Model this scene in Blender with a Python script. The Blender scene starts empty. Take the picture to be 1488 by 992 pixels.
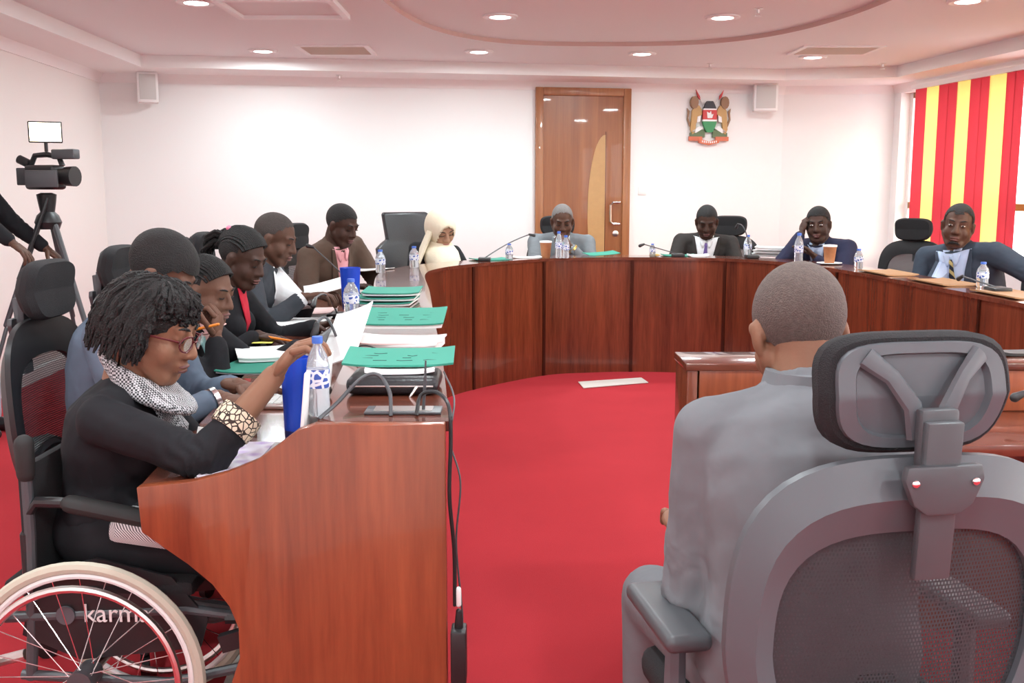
import bpy, bmesh, math, random
from mathutils import Vector as V, Matrix
from mathutils.bvhtree import BVHTree
from mathutils import noise as mnoise
random.seed(4)
scn = bpy.context.scene
COL = scn.collection
# ---------------------------------------------------------------- camera, world, lights, exposure
CAMH, FPX = 1.37, 1488.0
TH = math.atan(216 / 1488)
cam = bpy.data.objects.new('camera', bpy.data.cameras.new('camera'))
cam.location = (0, 0, CAMH); cam.rotation_euler = (math.pi / 2 - TH, 0, 0)
cam.data.sensor_width = 36; cam.data.lens = 36; cam.data.clip_start = .05
COL.objects.link(cam); scn.camera = cam
w = bpy.data.worlds.new('world'); scn.world = w; w.use_nodes = True
w.node_tree.nodes['Background'].inputs[0].default_value = (.95, .97, 1, 1)
w.node_tree.nodes['Background'].inputs[1].default_value = 6.0
sun = bpy.data.objects.new('sun', bpy.data.lights.new('sun', 'SUN')); COL.objects.link(sun)
sun.data.energy = 3; sun.data.angle = math.radians(20); sun.data.color = (1, .80, .5)
sun.rotation_euler = V((-.75, .60, -.28)).to_track_quat('-Z', 'Y').to_euler()
DOWNLIGHT_W = 22
scn.view_settings.view_transform = 'Standard'; scn.view_settings.look = 'None'
scn.view_settings.exposure = 0.0; scn.view_settings.gamma = 1
scn.view_settings.use_curve_mapping = False

# ---------------------------------------------------------------- pixel helpers (1488x992 frame)
_c, _s = math.cos(TH), math.sin(TH)
def ray(x, y):
    u, v = x - 744, 496 - y
    return V((u, v * _s + FPX * _c, v * _c - FPX * _s))
def atz(x, y, z): d = ray(x, y); return V((0, 0, CAMH)) + d * ((z - CAMH) / d.z)
def aty(x, y, Y): d = ray(x, y); return V((0, 0, CAMH)) + d * (Y / d.y)
def atplane(x, y, p, n):
    d = ray(x, y); o = V((0, 0, CAMH)); return o + d * ((V(p) - o).dot(n) / d.dot(n))

# ---------------------------------------------------------------- materials
def mat(name, col, rough=.6, metal=0, noise=0, scale=20, bump=0, bscale=200, emit=0, alpha=1, trans=0, spec=.5, coat=0):
    m = bpy.data.materials.new(name); m.use_nodes = True
    nt = m.node_tree; b = nt.nodes['Principled BSDF']
    b.inputs['Base Color'].default_value = (*col, 1); b.inputs['Roughness'].default_value = rough
    b.inputs['Metallic'].default_value = metal; b.inputs['Specular IOR Level'].default_value = spec
    b.inputs['Transmission Weight'].default_value = trans; b.inputs['Coat Weight'].default_value = coat
    b.inputs['Alpha'].default_value = alpha
    if emit: b.inputs['Emission Color'].default_value = (*col, 1); b.inputs['Emission Strength'].default_value = emit
    if noise or bump:
        tc = nt.nodes.new('ShaderNodeTexCoord')
    if noise:
        n = nt.nodes.new('ShaderNodeTexNoise'); n.inputs['Scale'].default_value = scale; n.inputs['Detail'].default_value = 5
        nt.links.new(tc.outputs['Object'], n.inputs['Vector'])
        mx = nt.nodes.new('ShaderNodeMix'); mx.data_type = 'RGBA'
        mx.inputs[6].default_value = (*[c * (1 - noise) for c in col], 1); mx.inputs[7].default_value = (*[min(1, c * (1 + noise)) for c in col], 1)
        nt.links.new(n.outputs['Fac'], mx.inputs[0]); nt.links.new(mx.outputs[2], b.inputs['Base Color'])
    if bump:
        n2 = nt.nodes.new('ShaderNodeTexNoise'); n2.inputs['Scale'].default_value = bscale
        nt.links.new(tc.outputs['Object'], n2.inputs['Vector'])
        bp = nt.nodes.new('ShaderNodeBump'); bp.inputs['Strength'].default_value = bump; bp.inputs['Distance'].default_value = .01
        nt.links.new(n2.outputs['Fac'], bp.inputs['Height']); nt.links.new(bp.outputs[0], b.inputs['Normal'])
    return m
def woodmat(name, c1, c2, rough=.25, sc=(9, 9, .7), coat=.3):
    m = mat(name, c1, rough, coat=coat); nt = m.node_tree; b = nt.nodes['Principled BSDF']
    tc = nt.nodes.new('ShaderNodeTexCoord'); mp = nt.nodes.new('ShaderNodeMapping'); mp.inputs['Scale'].default_value = sc
    nt.links.new(tc.outputs['Object'], mp.inputs[0])
    n = nt.nodes.new('ShaderNodeTexNoise'); n.inputs['Scale'].default_value = 1; n.inputs['Detail'].default_value = 8; n.inputs['Roughness'].default_value = .65; n.inputs['Distortion'].default_value = .4
    nt.links.new(mp.outputs[0], n.inputs['Vector'])
    mp2 = nt.nodes.new('ShaderNodeMapping'); mp2.inputs['Scale'].default_value = tuple(k * 9 for k in sc); nt.links.new(tc.outputs['Object'], mp2.inputs[0])
    n2 = nt.nodes.new('ShaderNodeTexNoise'); n2.inputs['Scale'].default_value = 1; n2.inputs['Detail'].default_value = 3
    nt.links.new(mp2.outputs[0], n2.inputs['Vector'])
    ad = nt.nodes.new('ShaderNodeMath'); ad.operation = 'MULTIPLY_ADD'; ad.inputs[1].default_value = .3
    nt.links.new(n2.outputs['Fac'], ad.inputs[0]); nt.links.new(n.outputs['Fac'], ad.inputs[2])
    r = nt.nodes.new('ShaderNodeValToRGB'); e = r.color_ramp.elements
    e[0].position = .45; e[0].color = (*c2, 1); e[1].position = .85; e[1].color = (*c1, 1)
    nt.links.new(ad.outputs[0], r.inputs[0]); nt.links.new(r.outputs[0], b.inputs['Base Color'])
    return m
def patmat(name, c1, c2, kind, scale, rough=.8, rot=(0, 0, 0), thr=.5):
    """two-colour printed pattern: checks, stripes or spots"""
    m = mat(name, c1, rough); nt = m.node_tree; b = nt.nodes['Principled BSDF']
    tc = nt.nodes.new('ShaderNodeTexCoord'); mp = nt.nodes.new('ShaderNodeMapping'); mp.inputs['Rotation'].default_value = rot
    nt.links.new(tc.outputs['Object'], mp.inputs[0])
    if kind == 'check': t = nt.nodes.new('ShaderNodeTexChecker'); o = t.outputs['Fac']
    elif kind == 'stripe': t = nt.nodes.new('ShaderNodeTexWave'); o = t.outputs['Fac']
    else: t = nt.nodes.new('ShaderNodeTexVoronoi'); t.feature = 'DISTANCE_TO_EDGE'; o = t.outputs['Distance']
    t.inputs['Scale'].default_value = scale; nt.links.new(mp.outputs[0], t.inputs['Vector'])
    g = nt.nodes.new('ShaderNodeMath'); g.operation = 'GREATER_THAN'; g.inputs[1].default_value = thr; nt.links.new(o, g.inputs[0])
    mx = nt.nodes.new('ShaderNodeMix'); mx.data_type = 'RGBA'; mx.inputs[6].default_value = (*c1, 1); mx.inputs[7].default_value = (*c2, 1)
    nt.links.new(g.outputs[0], mx.inputs[0]); nt.links.new(mx.outputs[2], b.inputs['Base Color'])
    return m
M = {}
M['wall'] = mat('wall_paint', (.86, .86, .85), .7, bump=.03, bscale=90)
M['wall_cream'] = mat('wall_paint_cream', (.84, .80, .77), .7)
M['ceil'] = mat('ceiling_paint', (.80, .81, .81), .8)
M['soffit'] = mat('soffit_paint', (.86, .84, .83), .75)
M['recess_edge'] = mat('recess_edge', (.62, .46, .42), .7)  # shade on the recess side is put into this brown
M['carpet'] = mat('red_carpet', (.45, .034, .044), .95, noise=.16, scale=1.6, bump=.35, bscale=420, spec=.1)
M['tile'] = mat('cream_tile', (.78, .74, .68), .35)
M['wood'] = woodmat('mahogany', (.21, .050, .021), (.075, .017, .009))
M['wood_lit'] = woodmat('mahogany_lit', (.33, .088, .035), (.16, .036, .016), .28)  # lighter copy of the mahogany with stronger lighting put into its colour
M['wood_top'] = woodmat('mahogany_top', (.20, .06, .035), (.085, .024, .015), .16, (1.2, 9, 9), .5)
M['wood_dark'] = woodmat('mahogany_strip', (.12, .03, .016), (.06, .014, .008))
M['door'] = woodmat('door_veneer', (.36, .135, .05), (.23, .075, .027), .35, (14, 14, .5))
M['door_frame'] = woodmat('door_frame_wood', (.42, .18, .07), (.28, .10, .04), .4, (14, 14, .6))
M['inlay'] = mat('tan_inlay', (.50, .29, .12), .4, noise=.1)
M['steel'] = mat('brushed_steel', (.75, .74, .72), .28, 1)
M['chrome'] = mat('chrome', (.85, .85, .86), .15, 1)
M['black'] = mat('black_plastic', (.018, .018, .02), .42)
M['blackfab'] = mat('black_fabric', (.016, .016, .018), .9, bump=.4, bscale=500)
M['leather'] = mat('black_leather', (.014, .014, .017), .38, bump=.15, bscale=150)
M['greyplast'] = mat('grey_plastic', (.10, .112, .125), .4)
M['greydark'] = mat('charcoal_plastic', (.075, .08, .088), .42)
M['white'] = mat('white_plastic', (.85, .85, .84), .45)
M['paper'] = mat('white_paper', (.88, .88, .87), .8)
M['pinkpaper'] = mat('pink_paper', (.85, .62, .60), .8)
M['green'] = mat('green_card', (.035, .29, .21), .7, noise=.05, scale=8)
M['yellow'] = mat('yellow_note', (.80, .78, .16), .8)
M['orange'] = mat('orange_plastic', (.95, .28, .03), .4)
M['ink'] = mat('ink', (.05, .09, .09), .8)
M['blue'] = mat('blue_tumbler', (.012, .06, .50), .25)
M['navy'] = mat('navy_plastic', (.015, .02, .12), .35)
M['water'] = mat('clear_bottle', (.80, .88, .93), .08, trans=.75, spec=.6)
M['label'] = patmat('blue_label', (.75, .80, .88), (.04, .10, .42), 'spot', 60, .5, thr=.16)
M['cap'] = mat('blue_cap', (.05, .16, .62), .4)
M['cup'] = mat('brown_paper_cup', (.42, .17, .07), .6, noise=.15, scale=60)
M['glow'] = mat('lamp_diffuser', (1, .98, .95), .5, emit=9)
M['warm'] = mat('video_light_face', (1, .86, .62), .5, emit=9)
M['speaker'] = mat('speaker_grey', (.60, .60, .58), .6)
M['grille'] = mat('vent_grille', (.80, .74, .66), .6)
M['brass'] = mat('gold_metal', (.75, .55, .2), .3, 1)
M['tyre'] = mat('beige_tyre', (.55, .52, .42), .7)
M['rubber'] = mat('rubber', (.02, .02, .02), .7)
M['glass'] = mat('window_glass', (1, 1, 1), .02, trans=1, alpha=.25)
M['brownframe'] = mat('bronze_frame', (.30, .17, .07), .5)
def slatmat(n, c):
    m = mat(n, c, .8); nt = m.node_tree; b = nt.nodes['Principled BSDF']
    t = nt.nodes.new('ShaderNodeBsdfTranslucent'); t.inputs[0].default_value = (*c, 1)
    x = nt.nodes.new('ShaderNodeMixShader'); x.inputs[0].default_value = .35
    nt.links.new(b.outputs[0], x.inputs[1]); nt.links.new(t.outputs[0], x.inputs[2]); nt.links.new(x.outputs[0], nt.nodes['Material Output'].inputs[0])
    return m
M['slat_red'] = slatmat('red_blind', (.52, .035, .05)); M['slat_yel'] = slatmat('yellow_blind', (.92, .76, .22))
def meshmat():
    m = mat('chair_netting', (.035, .037, .042), .6); nt = m.node_tree; b = nt.nodes['Principled BSDF']
    tc = nt.nodes.new('ShaderNodeTexCoord'); br = nt.nodes.new('ShaderNodeTexBrick')
    mp = nt.nodes.new('ShaderNodeMapping'); mp.inputs['Rotation'].default_value = (math.pi / 2, 0, 0); nt.links.new(tc.outputs['Object'], mp.inputs[0])
    br.inputs['Scale'].default_value = 40; br.inputs['Mortar Size'].default_value = .055; br.inputs['Brick Width'].default_value = .22; br.inputs['Row Height'].default_value = .26
    nt.links.new(mp.outputs[0], br.inputs['Vector'])
    tr = nt.nodes.new('ShaderNodeBsdfTransparent'); x = nt.nodes.new('ShaderNodeMixShader')
    mu = nt.nodes.new('ShaderNodeMath'); mu.operation = 'MULTIPLY_ADD'; mu.inputs[1].default_value = .45; mu.inputs[2].default_value = .53
    nt.links.new(br.outputs['Fac'], mu.inputs[0]); nt.links.new(mu.outputs[0], x.inputs[0])
    nt.links.new(tr.outputs[0], x.inputs[1]); nt.links.new(b.outputs[0], x.inputs[2]); nt.links.new(x.outputs[0], nt.nodes['Material Output'].inputs[0])
    return m
M['net'] = meshmat()
def skin(n, c): return mat(n, c, .55, spec=.35, noise=.12, scale=14, bump=.05, bscale=160)
def cloth(n, c, noise=.12): return mat(n, c, .85, noise=noise, scale=9, bump=.5, bscale=15, spec=.25)

# ---------------------------------------------------------------- object helpers
def link(name, me, m=None, parent=None, smooth=True):
    o = bpy.data.objects.new(name, me); COL.objects.link(o)
    if m is not None:
        for k in (m if isinstance(m, (list, tuple)) else [m]): me.materials.append(k)
    if parent is not None: o.parent = parent
    if smooth and len(me.polygons):
        me.polygons.foreach_set('use_smooth', [True] * len(me.polygons))
    return o
def tag(o, label=None, cat=None, group=None, kind=None):
    if label: o['label'] = label
    if cat: o['category'] = cat
    if group: o['group'] = group
    if kind: o['kind'] = kind
    return o
def thing(name, label, cat, loc=(0, 0, 0), rz=0, group=None):
    o = bpy.data.objects.new(name, None); o.empty_display_size = .1; COL.objects.link(o)
    o.location = loc; o.rotation_euler = (0, 0, rz); return tag(o, label, cat, group)
def copy_tree(o, parent=None):
    c = o.copy(); COL.objects.link(c); c.parent = parent
    for ch in list(o.children): copy_tree(ch, c)
    return c
def frame_from(t, ref=V((0, 0, 1))):
    t = t.normalized()
    if abs(t.dot(ref)) > .95: ref = V((1, 0, 0)) if abs(t.x) < .9 else V((0, 1, 0))
    a = t.cross(ref).normalized(); return a, a.cross(t).normalized(), t
class MB:
    def __init__(s): s.v = []; s.f = []
    def add(s, vs, fs):
        n = len(s.v); s.v += [V(p) for p in vs]; s.f += [tuple(i + n for i in f) for f in fs]; return s
    def box(s, x0, x1, y0, y1, z0, z1):
        return s.add([(x, y, z) for x in (x0, x1) for y in (y0, y1) for z in (z0, z1)],
                     [(0, 1, 3, 2), (4, 6, 7, 5), (0, 4, 5, 1), (2, 3, 7, 6), (0, 2, 6, 4), (1, 5, 7, 3)])
    def obox(s, c, ax, h):       # oriented box: centre, three axes, half sizes
        c = V(c); vs = []
        for i in (-1, 1):
            for j in (-1, 1):
                for k in (-1, 1): vs.append(c + V(ax[0]) * h[0] * i + V(ax[1]) * h[1] * j + V(ax[2]) * h[2] * k)
        return s.add(vs, [(0, 1, 3, 2), (4, 6, 7, 5), (0, 4, 5, 1), (2, 3, 7, 6), (0, 2, 6, 4), (1, 5, 7, 3)])
    def rings(s, rs, closed=False, caps=True):
        n = len(rs[0]); vs = [p for r in rs for p in r]; fs = []
        m = len(rs)
        for i in range(m if closed else m - 1):
            a, b = i * n, ((i + 1) % m) * n
            for j in range(n): fs.append((a + j, a + (j + 1) % n, b + (j + 1) % n, b + j))
        if caps and not closed: fs += [tuple(range(n))[::-1], tuple(range((m - 1) * n, m * n))]
        return s.add(vs, fs)
    def tube(s, pts, r, n=8, closed=False, flat=1, ref=V((0, 0, 1))):
        pts = [V(p) for p in pts]; m = len(pts); rr = r if isinstance(r, (list, tuple)) else [r] * m; rs = []
        for i, p in enumerate(pts):
            t = (pts[(i + 1) % m] - pts[i - 1]) if closed else (pts[min(i + 1, m - 1)] - pts[max(i - 1, 0)])
            a, b, _ = frame_from(t, ref)
            rs.append([p + a * math.cos(q) * rr[i] + b * math.sin(q) * rr[i] * flat for q in [2 * math.pi * k / n for k in range(n)]])
        return s.rings(rs, closed)
    def cap(s, p0, r0, p1, r1, n=10, flat=1, ref=V((0, 0, 1)), k=3):   # tapered capsule
        p0, p1 = V(p0), V(p1); t = (p1 - p0); L = t.length; t = t / max(L, 1e-6); pts = []; rr = []
        for i in range(k + 1):
            q = math.pi / 2 * i / k; pts.append(p0 - t * r0 * math.cos(q) * .98); rr.append(max(r0 * math.sin(q), r0 * .12))
        for i in range(k + 1):
            q = math.pi / 2 * i / k; pts.append(p1 + t * r1 * math.sin(q) * .98); rr.append(max(r1 * math.cos(q), r1 * .12))
        return s.tube_f(pts, rr, n, t, flat, ref)
    def tube_f(s, pts, rr, n, t, flat=1, ref=V((0, 0, 1))):
        a, b, _ = frame_from(t, ref)
        return s.rings([[p + a * math.cos(q) * r + b * math.sin(q) * r * flat for q in [2 * math.pi * k / n for k in range(n)]] for p, r in zip(pts, rr)])
    def ell(s, c, r, ax=None, n=14, m=9):
        c = V(c); ax = ax or (V((1, 0, 0)), V((0, 1, 0)), V((0, 0, 1)))
        rs = []
        for i in range(m + 1):
            q = math.pi * i / m; z = -math.cos(q); k = max(math.sin(q), .03)
            rs.append([c + ax[0] * r[0] * k * math.cos(p) + ax[1] * r[1] * k * math.sin(p) + ax[2] * r[2] * z for p in [2 * math.pi * j / n for j in range(n)]])
        return s.rings(rs)
    def lathe(s, prof, n=20, c=(0, 0, 0)):
        c = V(c); return s.rings([[c + V((r * math.cos(q), r * math.sin(q), z)) for q in [2 * math.pi * k / n for k in range(n)]] for r, z in prof])
    def prism(s, poly, o, ax, ay, az, t):    # polygon (2D) in plane o,ax,ay extruded along az by t
        o = V(o); n = len(poly); A = [o + V(ax) * p[0] + V(ay) * p[1] for p in poly]
        return s.add(A + [p + V(az) * t for p in A], [tuple(range(n))[::-1], tuple(range(n, 2 * n))] + [(i, (i + 1) % n, n + (i + 1) % n, n + i) for i in range(n)])
    def mesh(s, name, off=None, bevel=0, seg=2):
        me = bpy.data.meshes.new(name); me.from_pydata([tuple(p - V(off)) if off is not None else tuple(p) for p in s.v], [], s.f)
        bm = bmesh.new(); bm.from_mesh(me); bmesh.ops.recalc_face_normals(bm, faces=bm.faces)
        if bevel: bmesh.ops.bevel(bm, geom=[e for e in bm.edges if e.calc_face_angle(0) > .6], offset=bevel, segments=seg, profile=.5, affect='EDGES', clamp_overlap=True)
        bm.to_mesh(me); bm.free(); me.update(); return me
    def build(s, name, m, parent=None, off=None, bevel=0, smooth=None, seg=2):
        me = s.mesh(name, off, bevel, seg); o = link(name, me, m, parent, True)
        try: me.set_sharp_from_angle(angle=math.radians(35))
        except Exception: pass
        return o
X, Y, Z = V((1, 0, 0)), V((0, 1, 0)), V((0, 0, 1))
AX = (X, Y, Z)
def rot2(a): return V((math.cos(a), math.sin(a), 0)), V((-math.sin(a), math.cos(a), 0))
def struct(name, mb, m, parent=None, **k):
    o = mb.build(name, m, parent, **k)
    if parent is None: o['kind'] = 'structure'
    return o

def text_mesh(name, body, size, m, parent, loc, center=False):
    tx = bpy.data.curves.new(name, 'FONT'); tx.body = body; tx.size = size; tx.extrude = .001; tx.align_x = 'CENTER' if center else 'LEFT'
    o = bpy.data.objects.new(name, tx); COL.objects.link(o); dg = bpy.context.evaluated_depsgraph_get()
    me = bpy.data.meshes.new_from_object(o.evaluated_get(dg)); bpy.data.objects.remove(o); me.materials.clear()
    q = link(name, me, m, parent, False); q.rotation_euler = (math.pi / 2, 0, 0); q.location = loc; return q

# ---------------------------------------------------------------- the room
CZ, SZ = 2.51, 2.41
WL0, WL1, WB1, WC1, WR0 = V((-2.74, -2.5, 0)), V((-3.65, 9.28, 0)), V((2.70, 10.41, 0)), V((3.78, 10.35, 0)), V((5.71, -2.5, 0))
def wall(name, a, b, m, z0=0, z1=2.7, t=.12):
    d = (b - a).normalized(); n = V((-d.y, d.x, 0)); mb = MB()
    mb.prism([(0, z0), ((b - a).length, z0), ((b - a).length, z1), (0, z1)], a, d, Z, n, t); return struct(name, mb, m)
floor = struct('floor', MB().box(-4.2, 6.2, -2.7, 10.9, -.06, 0), M['carpet'])
wall('wall_left', WL0, WL1, M['wall_cream'])
wall('wall_back', WL1, WB1, M['wall']); wall('wall_column', WB1, WC1, M['wall']); wall('wall_rear', WR0, WL0, M['wall'])
# right wall; window run lengthened beyond view to add daylight on the ceiling
rd = (WR0 - WC1).normalized(); rn = V((-rd.y, rd.x, 0)); RL = (WR0 - WC1).length
W0, W1, SILL, HEADZ = .12, 12.0, .80, 2.33
mb = MB()
for a, b, z0, z1 in ((0, W0, 0, 2.7), (W1, RL, 0, 2.7), (W0, W1, 0, SILL), (W0, W1, HEADZ, 2.7)):
    mb.prism([(a, z0), (b, z0), (b, z1), (a, z1)], WC1, rd, Z, rn, .2)
struct('wall_right', mb, M['wall'])
win = struct('window_1', MB().prism([(W0, SILL - .03), (W1, SILL - .03), (W1, SILL), (W0, SILL)], WC1 - rn * .03, rd, Z, rn, .22), M['white'])
k = W0
while k < W1 - .1:
    e = min(k + 1.05, W1)
    MB().prism([(k, SILL), (k + .05, SILL), (k + .05, HEADZ), (k, HEADZ)], WC1 + rn * .10, rd, Z, rn, .06).build('mullion', M['brownframe' if k > W0 else 'white'], win)  # first mullion is white: glare of the pane put into its colour
    for z0, z1 in ((SILL, SILL + .05), (1.22, 1.28), (HEADZ - .05, HEADZ)):
        MB().prism([(k + .05, z0), (e, z0), (e, z1), (k + .05, z1)], WC1 + rn * .10, rd, Z, rn, .06).build('rail', M['brownframe'], win)
    for z0, z1 in ((SILL + .05, 1.22), (1.28, HEADZ - .05)):
        MB().prism([(k + .05, z0), (e, z0), (e, z1), (k + .05, z1)], WC1 + rn * .125, rd, Z, rn, .006).build('pane', M['glass'], win)
    k += 1.05
# ceiling: perimeter soffit, raised main ceiling with a hole for the oval recess
soff_in = [V((-2.62, -1.9, 0)), V((-3.10, 8.80, 0)), V((2.553, 9.82, 0)), V((3.50, 9.56, 0)), V((5.05, -1.9, 0))]
outer = [WL0, WL1, WB1, WC1, WR0]
mb = MB()
for i in range(5):
    j = (i + 1) % 5
    a, b, c_, d_ = outer[i], outer[j], soff_in[j], soff_in[i]
    mb.add([p + Z * z for z in (SZ, 2.7) for p in (a, b, c_, d_)], [(0, 1, 2, 3), (7, 6, 5, 4), (3, 2, 6, 7), (0, 4, 5, 1)])
soffit = struct('ceiling_soffit', mb, M['soffit'])
OC, OA, OB = V((.75, 5.2, 0)), 1.55, 3.1
oval = []
for i in range(96):
    q = 2 * math.pi * i / 96; c_, s_ = math.cos(q), math.sin(q); r = (abs(c_) ** 3 + abs(s_) ** 3) ** (-1 / 3)
    oval.append(OC + V((OA * c_ * r, OB * s_ * r, 0)))
mb = MB(); n = 96; out = []
for p in oval:      # outer ring follows a big rectangle
    d = p - OC; k = min(4.4 / max(abs(d.x), 1e-4), 7.3 / max(abs(d.y), 1e-4)); out.append(OC + d * k + V((-.1, -.3, 0)))
mb.add([p + Z * CZ for p in oval] + [p + Z * CZ for p in out], [(i, (i + 1) % n, n + (i + 1) % n, n + i) for i in range(n)])
ceiling = struct('ceiling', mb, M['ceil'])
mb = MB(); mb.add([p + Z * CZ for p in oval] + [p + Z * (CZ + .032) for p in oval], [(i, (i + 1) % n, n + (i + 1) % n, n + i) for i in range(n)])
mb.build('recess_edge', M['recess_edge'], ceiling)
MB().add([p + Z * (CZ + .032) for p in oval], [tuple(range(n))]).build('recess_panel', M['ceil'], ceiling)
# crown moulding and baseboards along each wall
def run(name, a, b, prof, m):
    d = (b - a).normalized(); nn = V((d.y, -d.x, 0)); return struct(name, MB().prism(prof, a, nn, Z, d, (b - a).length), m)
crown = [(0, SZ - .075), (.012, SZ - .075), (.02, SZ - .05), (.045, SZ - .02), (.06, SZ), (0, SZ)]
for i, (a, b) in enumerate(((WL0, WL1), (WL1, WB1), (WB1, WC1), (WC1, WR0))):
    run('trim_%d' % (i + 1), a, b, crown, M['soffit'])
for nm, a, b in (('baseboard_left', WL0, WL1), ('baseboard_back', WL1, WB1)):
    run(nm, a, b, [(0, 0), (.015, 0), (.015, .09), (0, .1)], M['white'])

# ceiling lights (each has its own lamp)
def downlight(x, y, label):
    z = CZ + (.032 if (abs((x - OC.x) / OA) ** 3 + abs((y - OC.y) / OB) ** 3) < 1 else 0)
    t = thing('ceiling_light', label, 'ceiling light', (x, y, z), 0, 'round recessed downlights')
    MB().lathe([(.085, -.001), (.118, -.001), (.118, -.010), (.105, -.016), (.085, -.012)], 28).build('frame', M['white'], t)
    MB().lathe([(.001, -.013), (.06, -.014), (.09, -.009), (.09, -.002), (.001, -.002)], 28).build('diffuser', M['glow'], t)
    L = bpy.data.lights.new('downlight_lamp', 'AREA'); L.shape = 'DISK'; L.size = .2; L.energy = DOWNLIGHT_W; L.color = (.86, .98, 1)
    lo = bpy.data.objects.new('downlight_lamp', L); COL.objects.link(lo); lo.parent = t; lo.location = (0, 0, -.03)
vis = [(285, 2, 'round ceiling light above the video camera side of the room'), (382, 73, 'round ceiling light beside the left ceiling vent'), (696, 74, 'round ceiling light above the woman in the cream headscarf'),
       (727, 30, 'round ceiling light inside the oval recess, on the headscarf side'), (933, 77, 'round ceiling light in front of the door head'), (1050, 31, 'round ceiling light inside the oval recess beside the sprinkler'),
       (1181, 82, 'round ceiling light next to the right ceiling vent'), (1406, 0, 'round ceiling light near the striped blinds')]
for x, y, l in vis: p = atz(x, y, CZ); downlight(p.x, p.y, l)
for x in (-1.85, -.05, 1.5, 3.2):
    for y in (4.3, 2.1, 0, -1.6): downlight(x, y, 'round ceiling light over the open end of the horseshoe desk')
# vents, hatch, sprinklers
def vent(x0, x1, y0, y1, label):
    t = thing('ceiling_vent', label, 'air vent', ((x0 + x1) / 2, (y0 + y1) / 2, CZ)); a, b = (x1 - x0) / 2, (y1 - y0) / 2; f = .04
    m_ = MB(); m_.box(-a, a, -b, -b + f, -.012, 0); m_.box(-a, a, b - f, b, -.012, 0); m_.box(-a, -a + f, -b + f, b - f, -.012, 0); m_.box(a - f, a, -b + f, b - f, -.012, 0)
    m_.build('frame', M['white'], t); MB().box(-a + f, a - f, -b + f, b - f, -.002, 0).build('backing', M['grille'], t)
    q = -b + f + .012
    while q < b - f - .01:
        MB().obox((0, q, -.006), (X, V((0, .8, .6)), V((0, -.6, .8))), (a - f, .011, .001)).build('slat', M['grille'], t); q += .03
vent(-1.70, -1.12, 8.22, 8.76, 'square beige grille vent in the ceiling over the brown blazer man')
vent(2.28, 2.93, 8.25, 8.75, 'square grille vent in the ceiling near the coat of arms')
t = thing('ceiling_hatch', 'large square white framed access panel in the ceiling', 'ceiling hatch', (-1.41, 6.55, CZ))
m_ = MB()
for a in ((-.36, .36, .29, .33), (-.36, .36, -.33, -.29), (-.36, -.32, -.29, .29), (.32, .36, -.29, .29)): m_.box(*a, -.03, 0)
m_.build('frame', M['white'], t); MB().box(-.32, .32, -.29, .29, -.008, 0).build('panel', M['ceil'], t)
def sprinkler(x, y, z, label):
    t = thing('sprinkler', label, 'sprinkler', (x, y, z), 0, 'ceiling sprinklers')
    MB().lathe([(.03, 0), (.03, -.004), (.012, -.008), (.010, -.03), (.004, -.034)], 12).build('body', M['steel'], t)
    MB().lathe([(.002, -.045), (.02, -.046), (.02, -.049), (.002, -.05)], 12).build('deflector', M['steel'], t)
    MB().tube([(-.01, 0, -.03), (-.013, 0, -.04), (0, 0, -.047)], .002, 5).build('yoke', M['steel'], t)
for x, y, z, l in ((1102, 12, CZ + .032, 'small metal sprinkler inside the oval ceiling recess'), (1032, 92, CZ, 'small metal sprinkler above the coat of arms'), (1283, 92, CZ, 'small metal sprinkler by the corner of the blinds'), (493, 109, SZ, 'small metal sprinkler under the back ceiling edge')):
    p = atz(x, y, z); sprinkler(p.x, p.y, z, l)

# ---------------------------------------------------------------- back wall items
bd = (WB1 - WL1).normalized(); bn = V((bd.y, -bd.x, 0)); BROT = math.atan2(bd.y, bd.x)
def onback(x, y, off=0): return atplane(x, y, WL1, bn) + bn * off
def wl(p): return (p - WL1).dot(bd)
# door
dl, dr = onback(777, 250), onback(914, 250); dtop = onback(845, 128).z
DW = (dr - dl).length; fw = .075
door = thing('door', 'tall brown veneer door with a tan curved inlay and steel pull', 'door', (dl.x, dl.y, 0), BROT)
door.name = 'door_1'; door['kind'] = 'structure'; del door['category']
for a, b, z0, z1 in ((0, fw, 0, dtop), (DW - fw, DW, 0, dtop), (fw, DW - fw, dtop - fw, dtop)):
    MB().box(a, b, -.05, 0, z0, z1).build('door_frame', M['door_frame'], door, bevel=.006)
leaf = MB().box(fw, DW - fw, -.025, -.004, .01, dtop - fw).build('leaf', M['door'], door)
def dpt(x, y): p = onback(x, y); return ((p - dl).dot(bd), p.z)
a0 = dpt(879, 196); a1 = dpt(853, 285); xr = a0[0]
zc = a1[1] - .15; Rz = a0[1] - zc; Rx = xr - a1[0]
poly = [(xr, zc + Rz * math.cos(q)) if False else (xr - Rx * math.sin(q), zc + Rz * math.cos(q)) for q in [math.pi * i / 24 for i in range(25)]]
MB().prism(poly, (0, -.025, 0), X, Z, -Y, .003).build('inlay', M['inlay'], leaf)
MB().box(xr, xr + .006, -.028, -.024, zc - Rz, a0[1] + .03).build('groove', M['wood_dark'], leaf)
hx, hz0 = dpt(884, 294); hz1 = dpt(884, 325)[1]; hx2 = dpt(897, 310)[0]
MB().tube([(hx2, -.025, hz0), (hx2, -.075, hz0), (hx + .025, -.08, hz0), (hx, -.08, hz0 - .025), (hx, -.08, hz1 + .025), (hx + .025, -.08, hz1), (hx2, -.075, hz1), (hx2, -.025, hz1)], .011, 8).build('handle', M['steel'], leaf)
kx, kz = dpt(893, 339); lk = MB().lathe([(.001, 0), (.03, 0), (.03, .01), (.012, .014), (.001, .014)], 16).build('lock', M['steel'], leaf)
lk.rotation_euler = (math.pi / 2, 0, 0); lk.location = (kx, -.025, kz)
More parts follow.
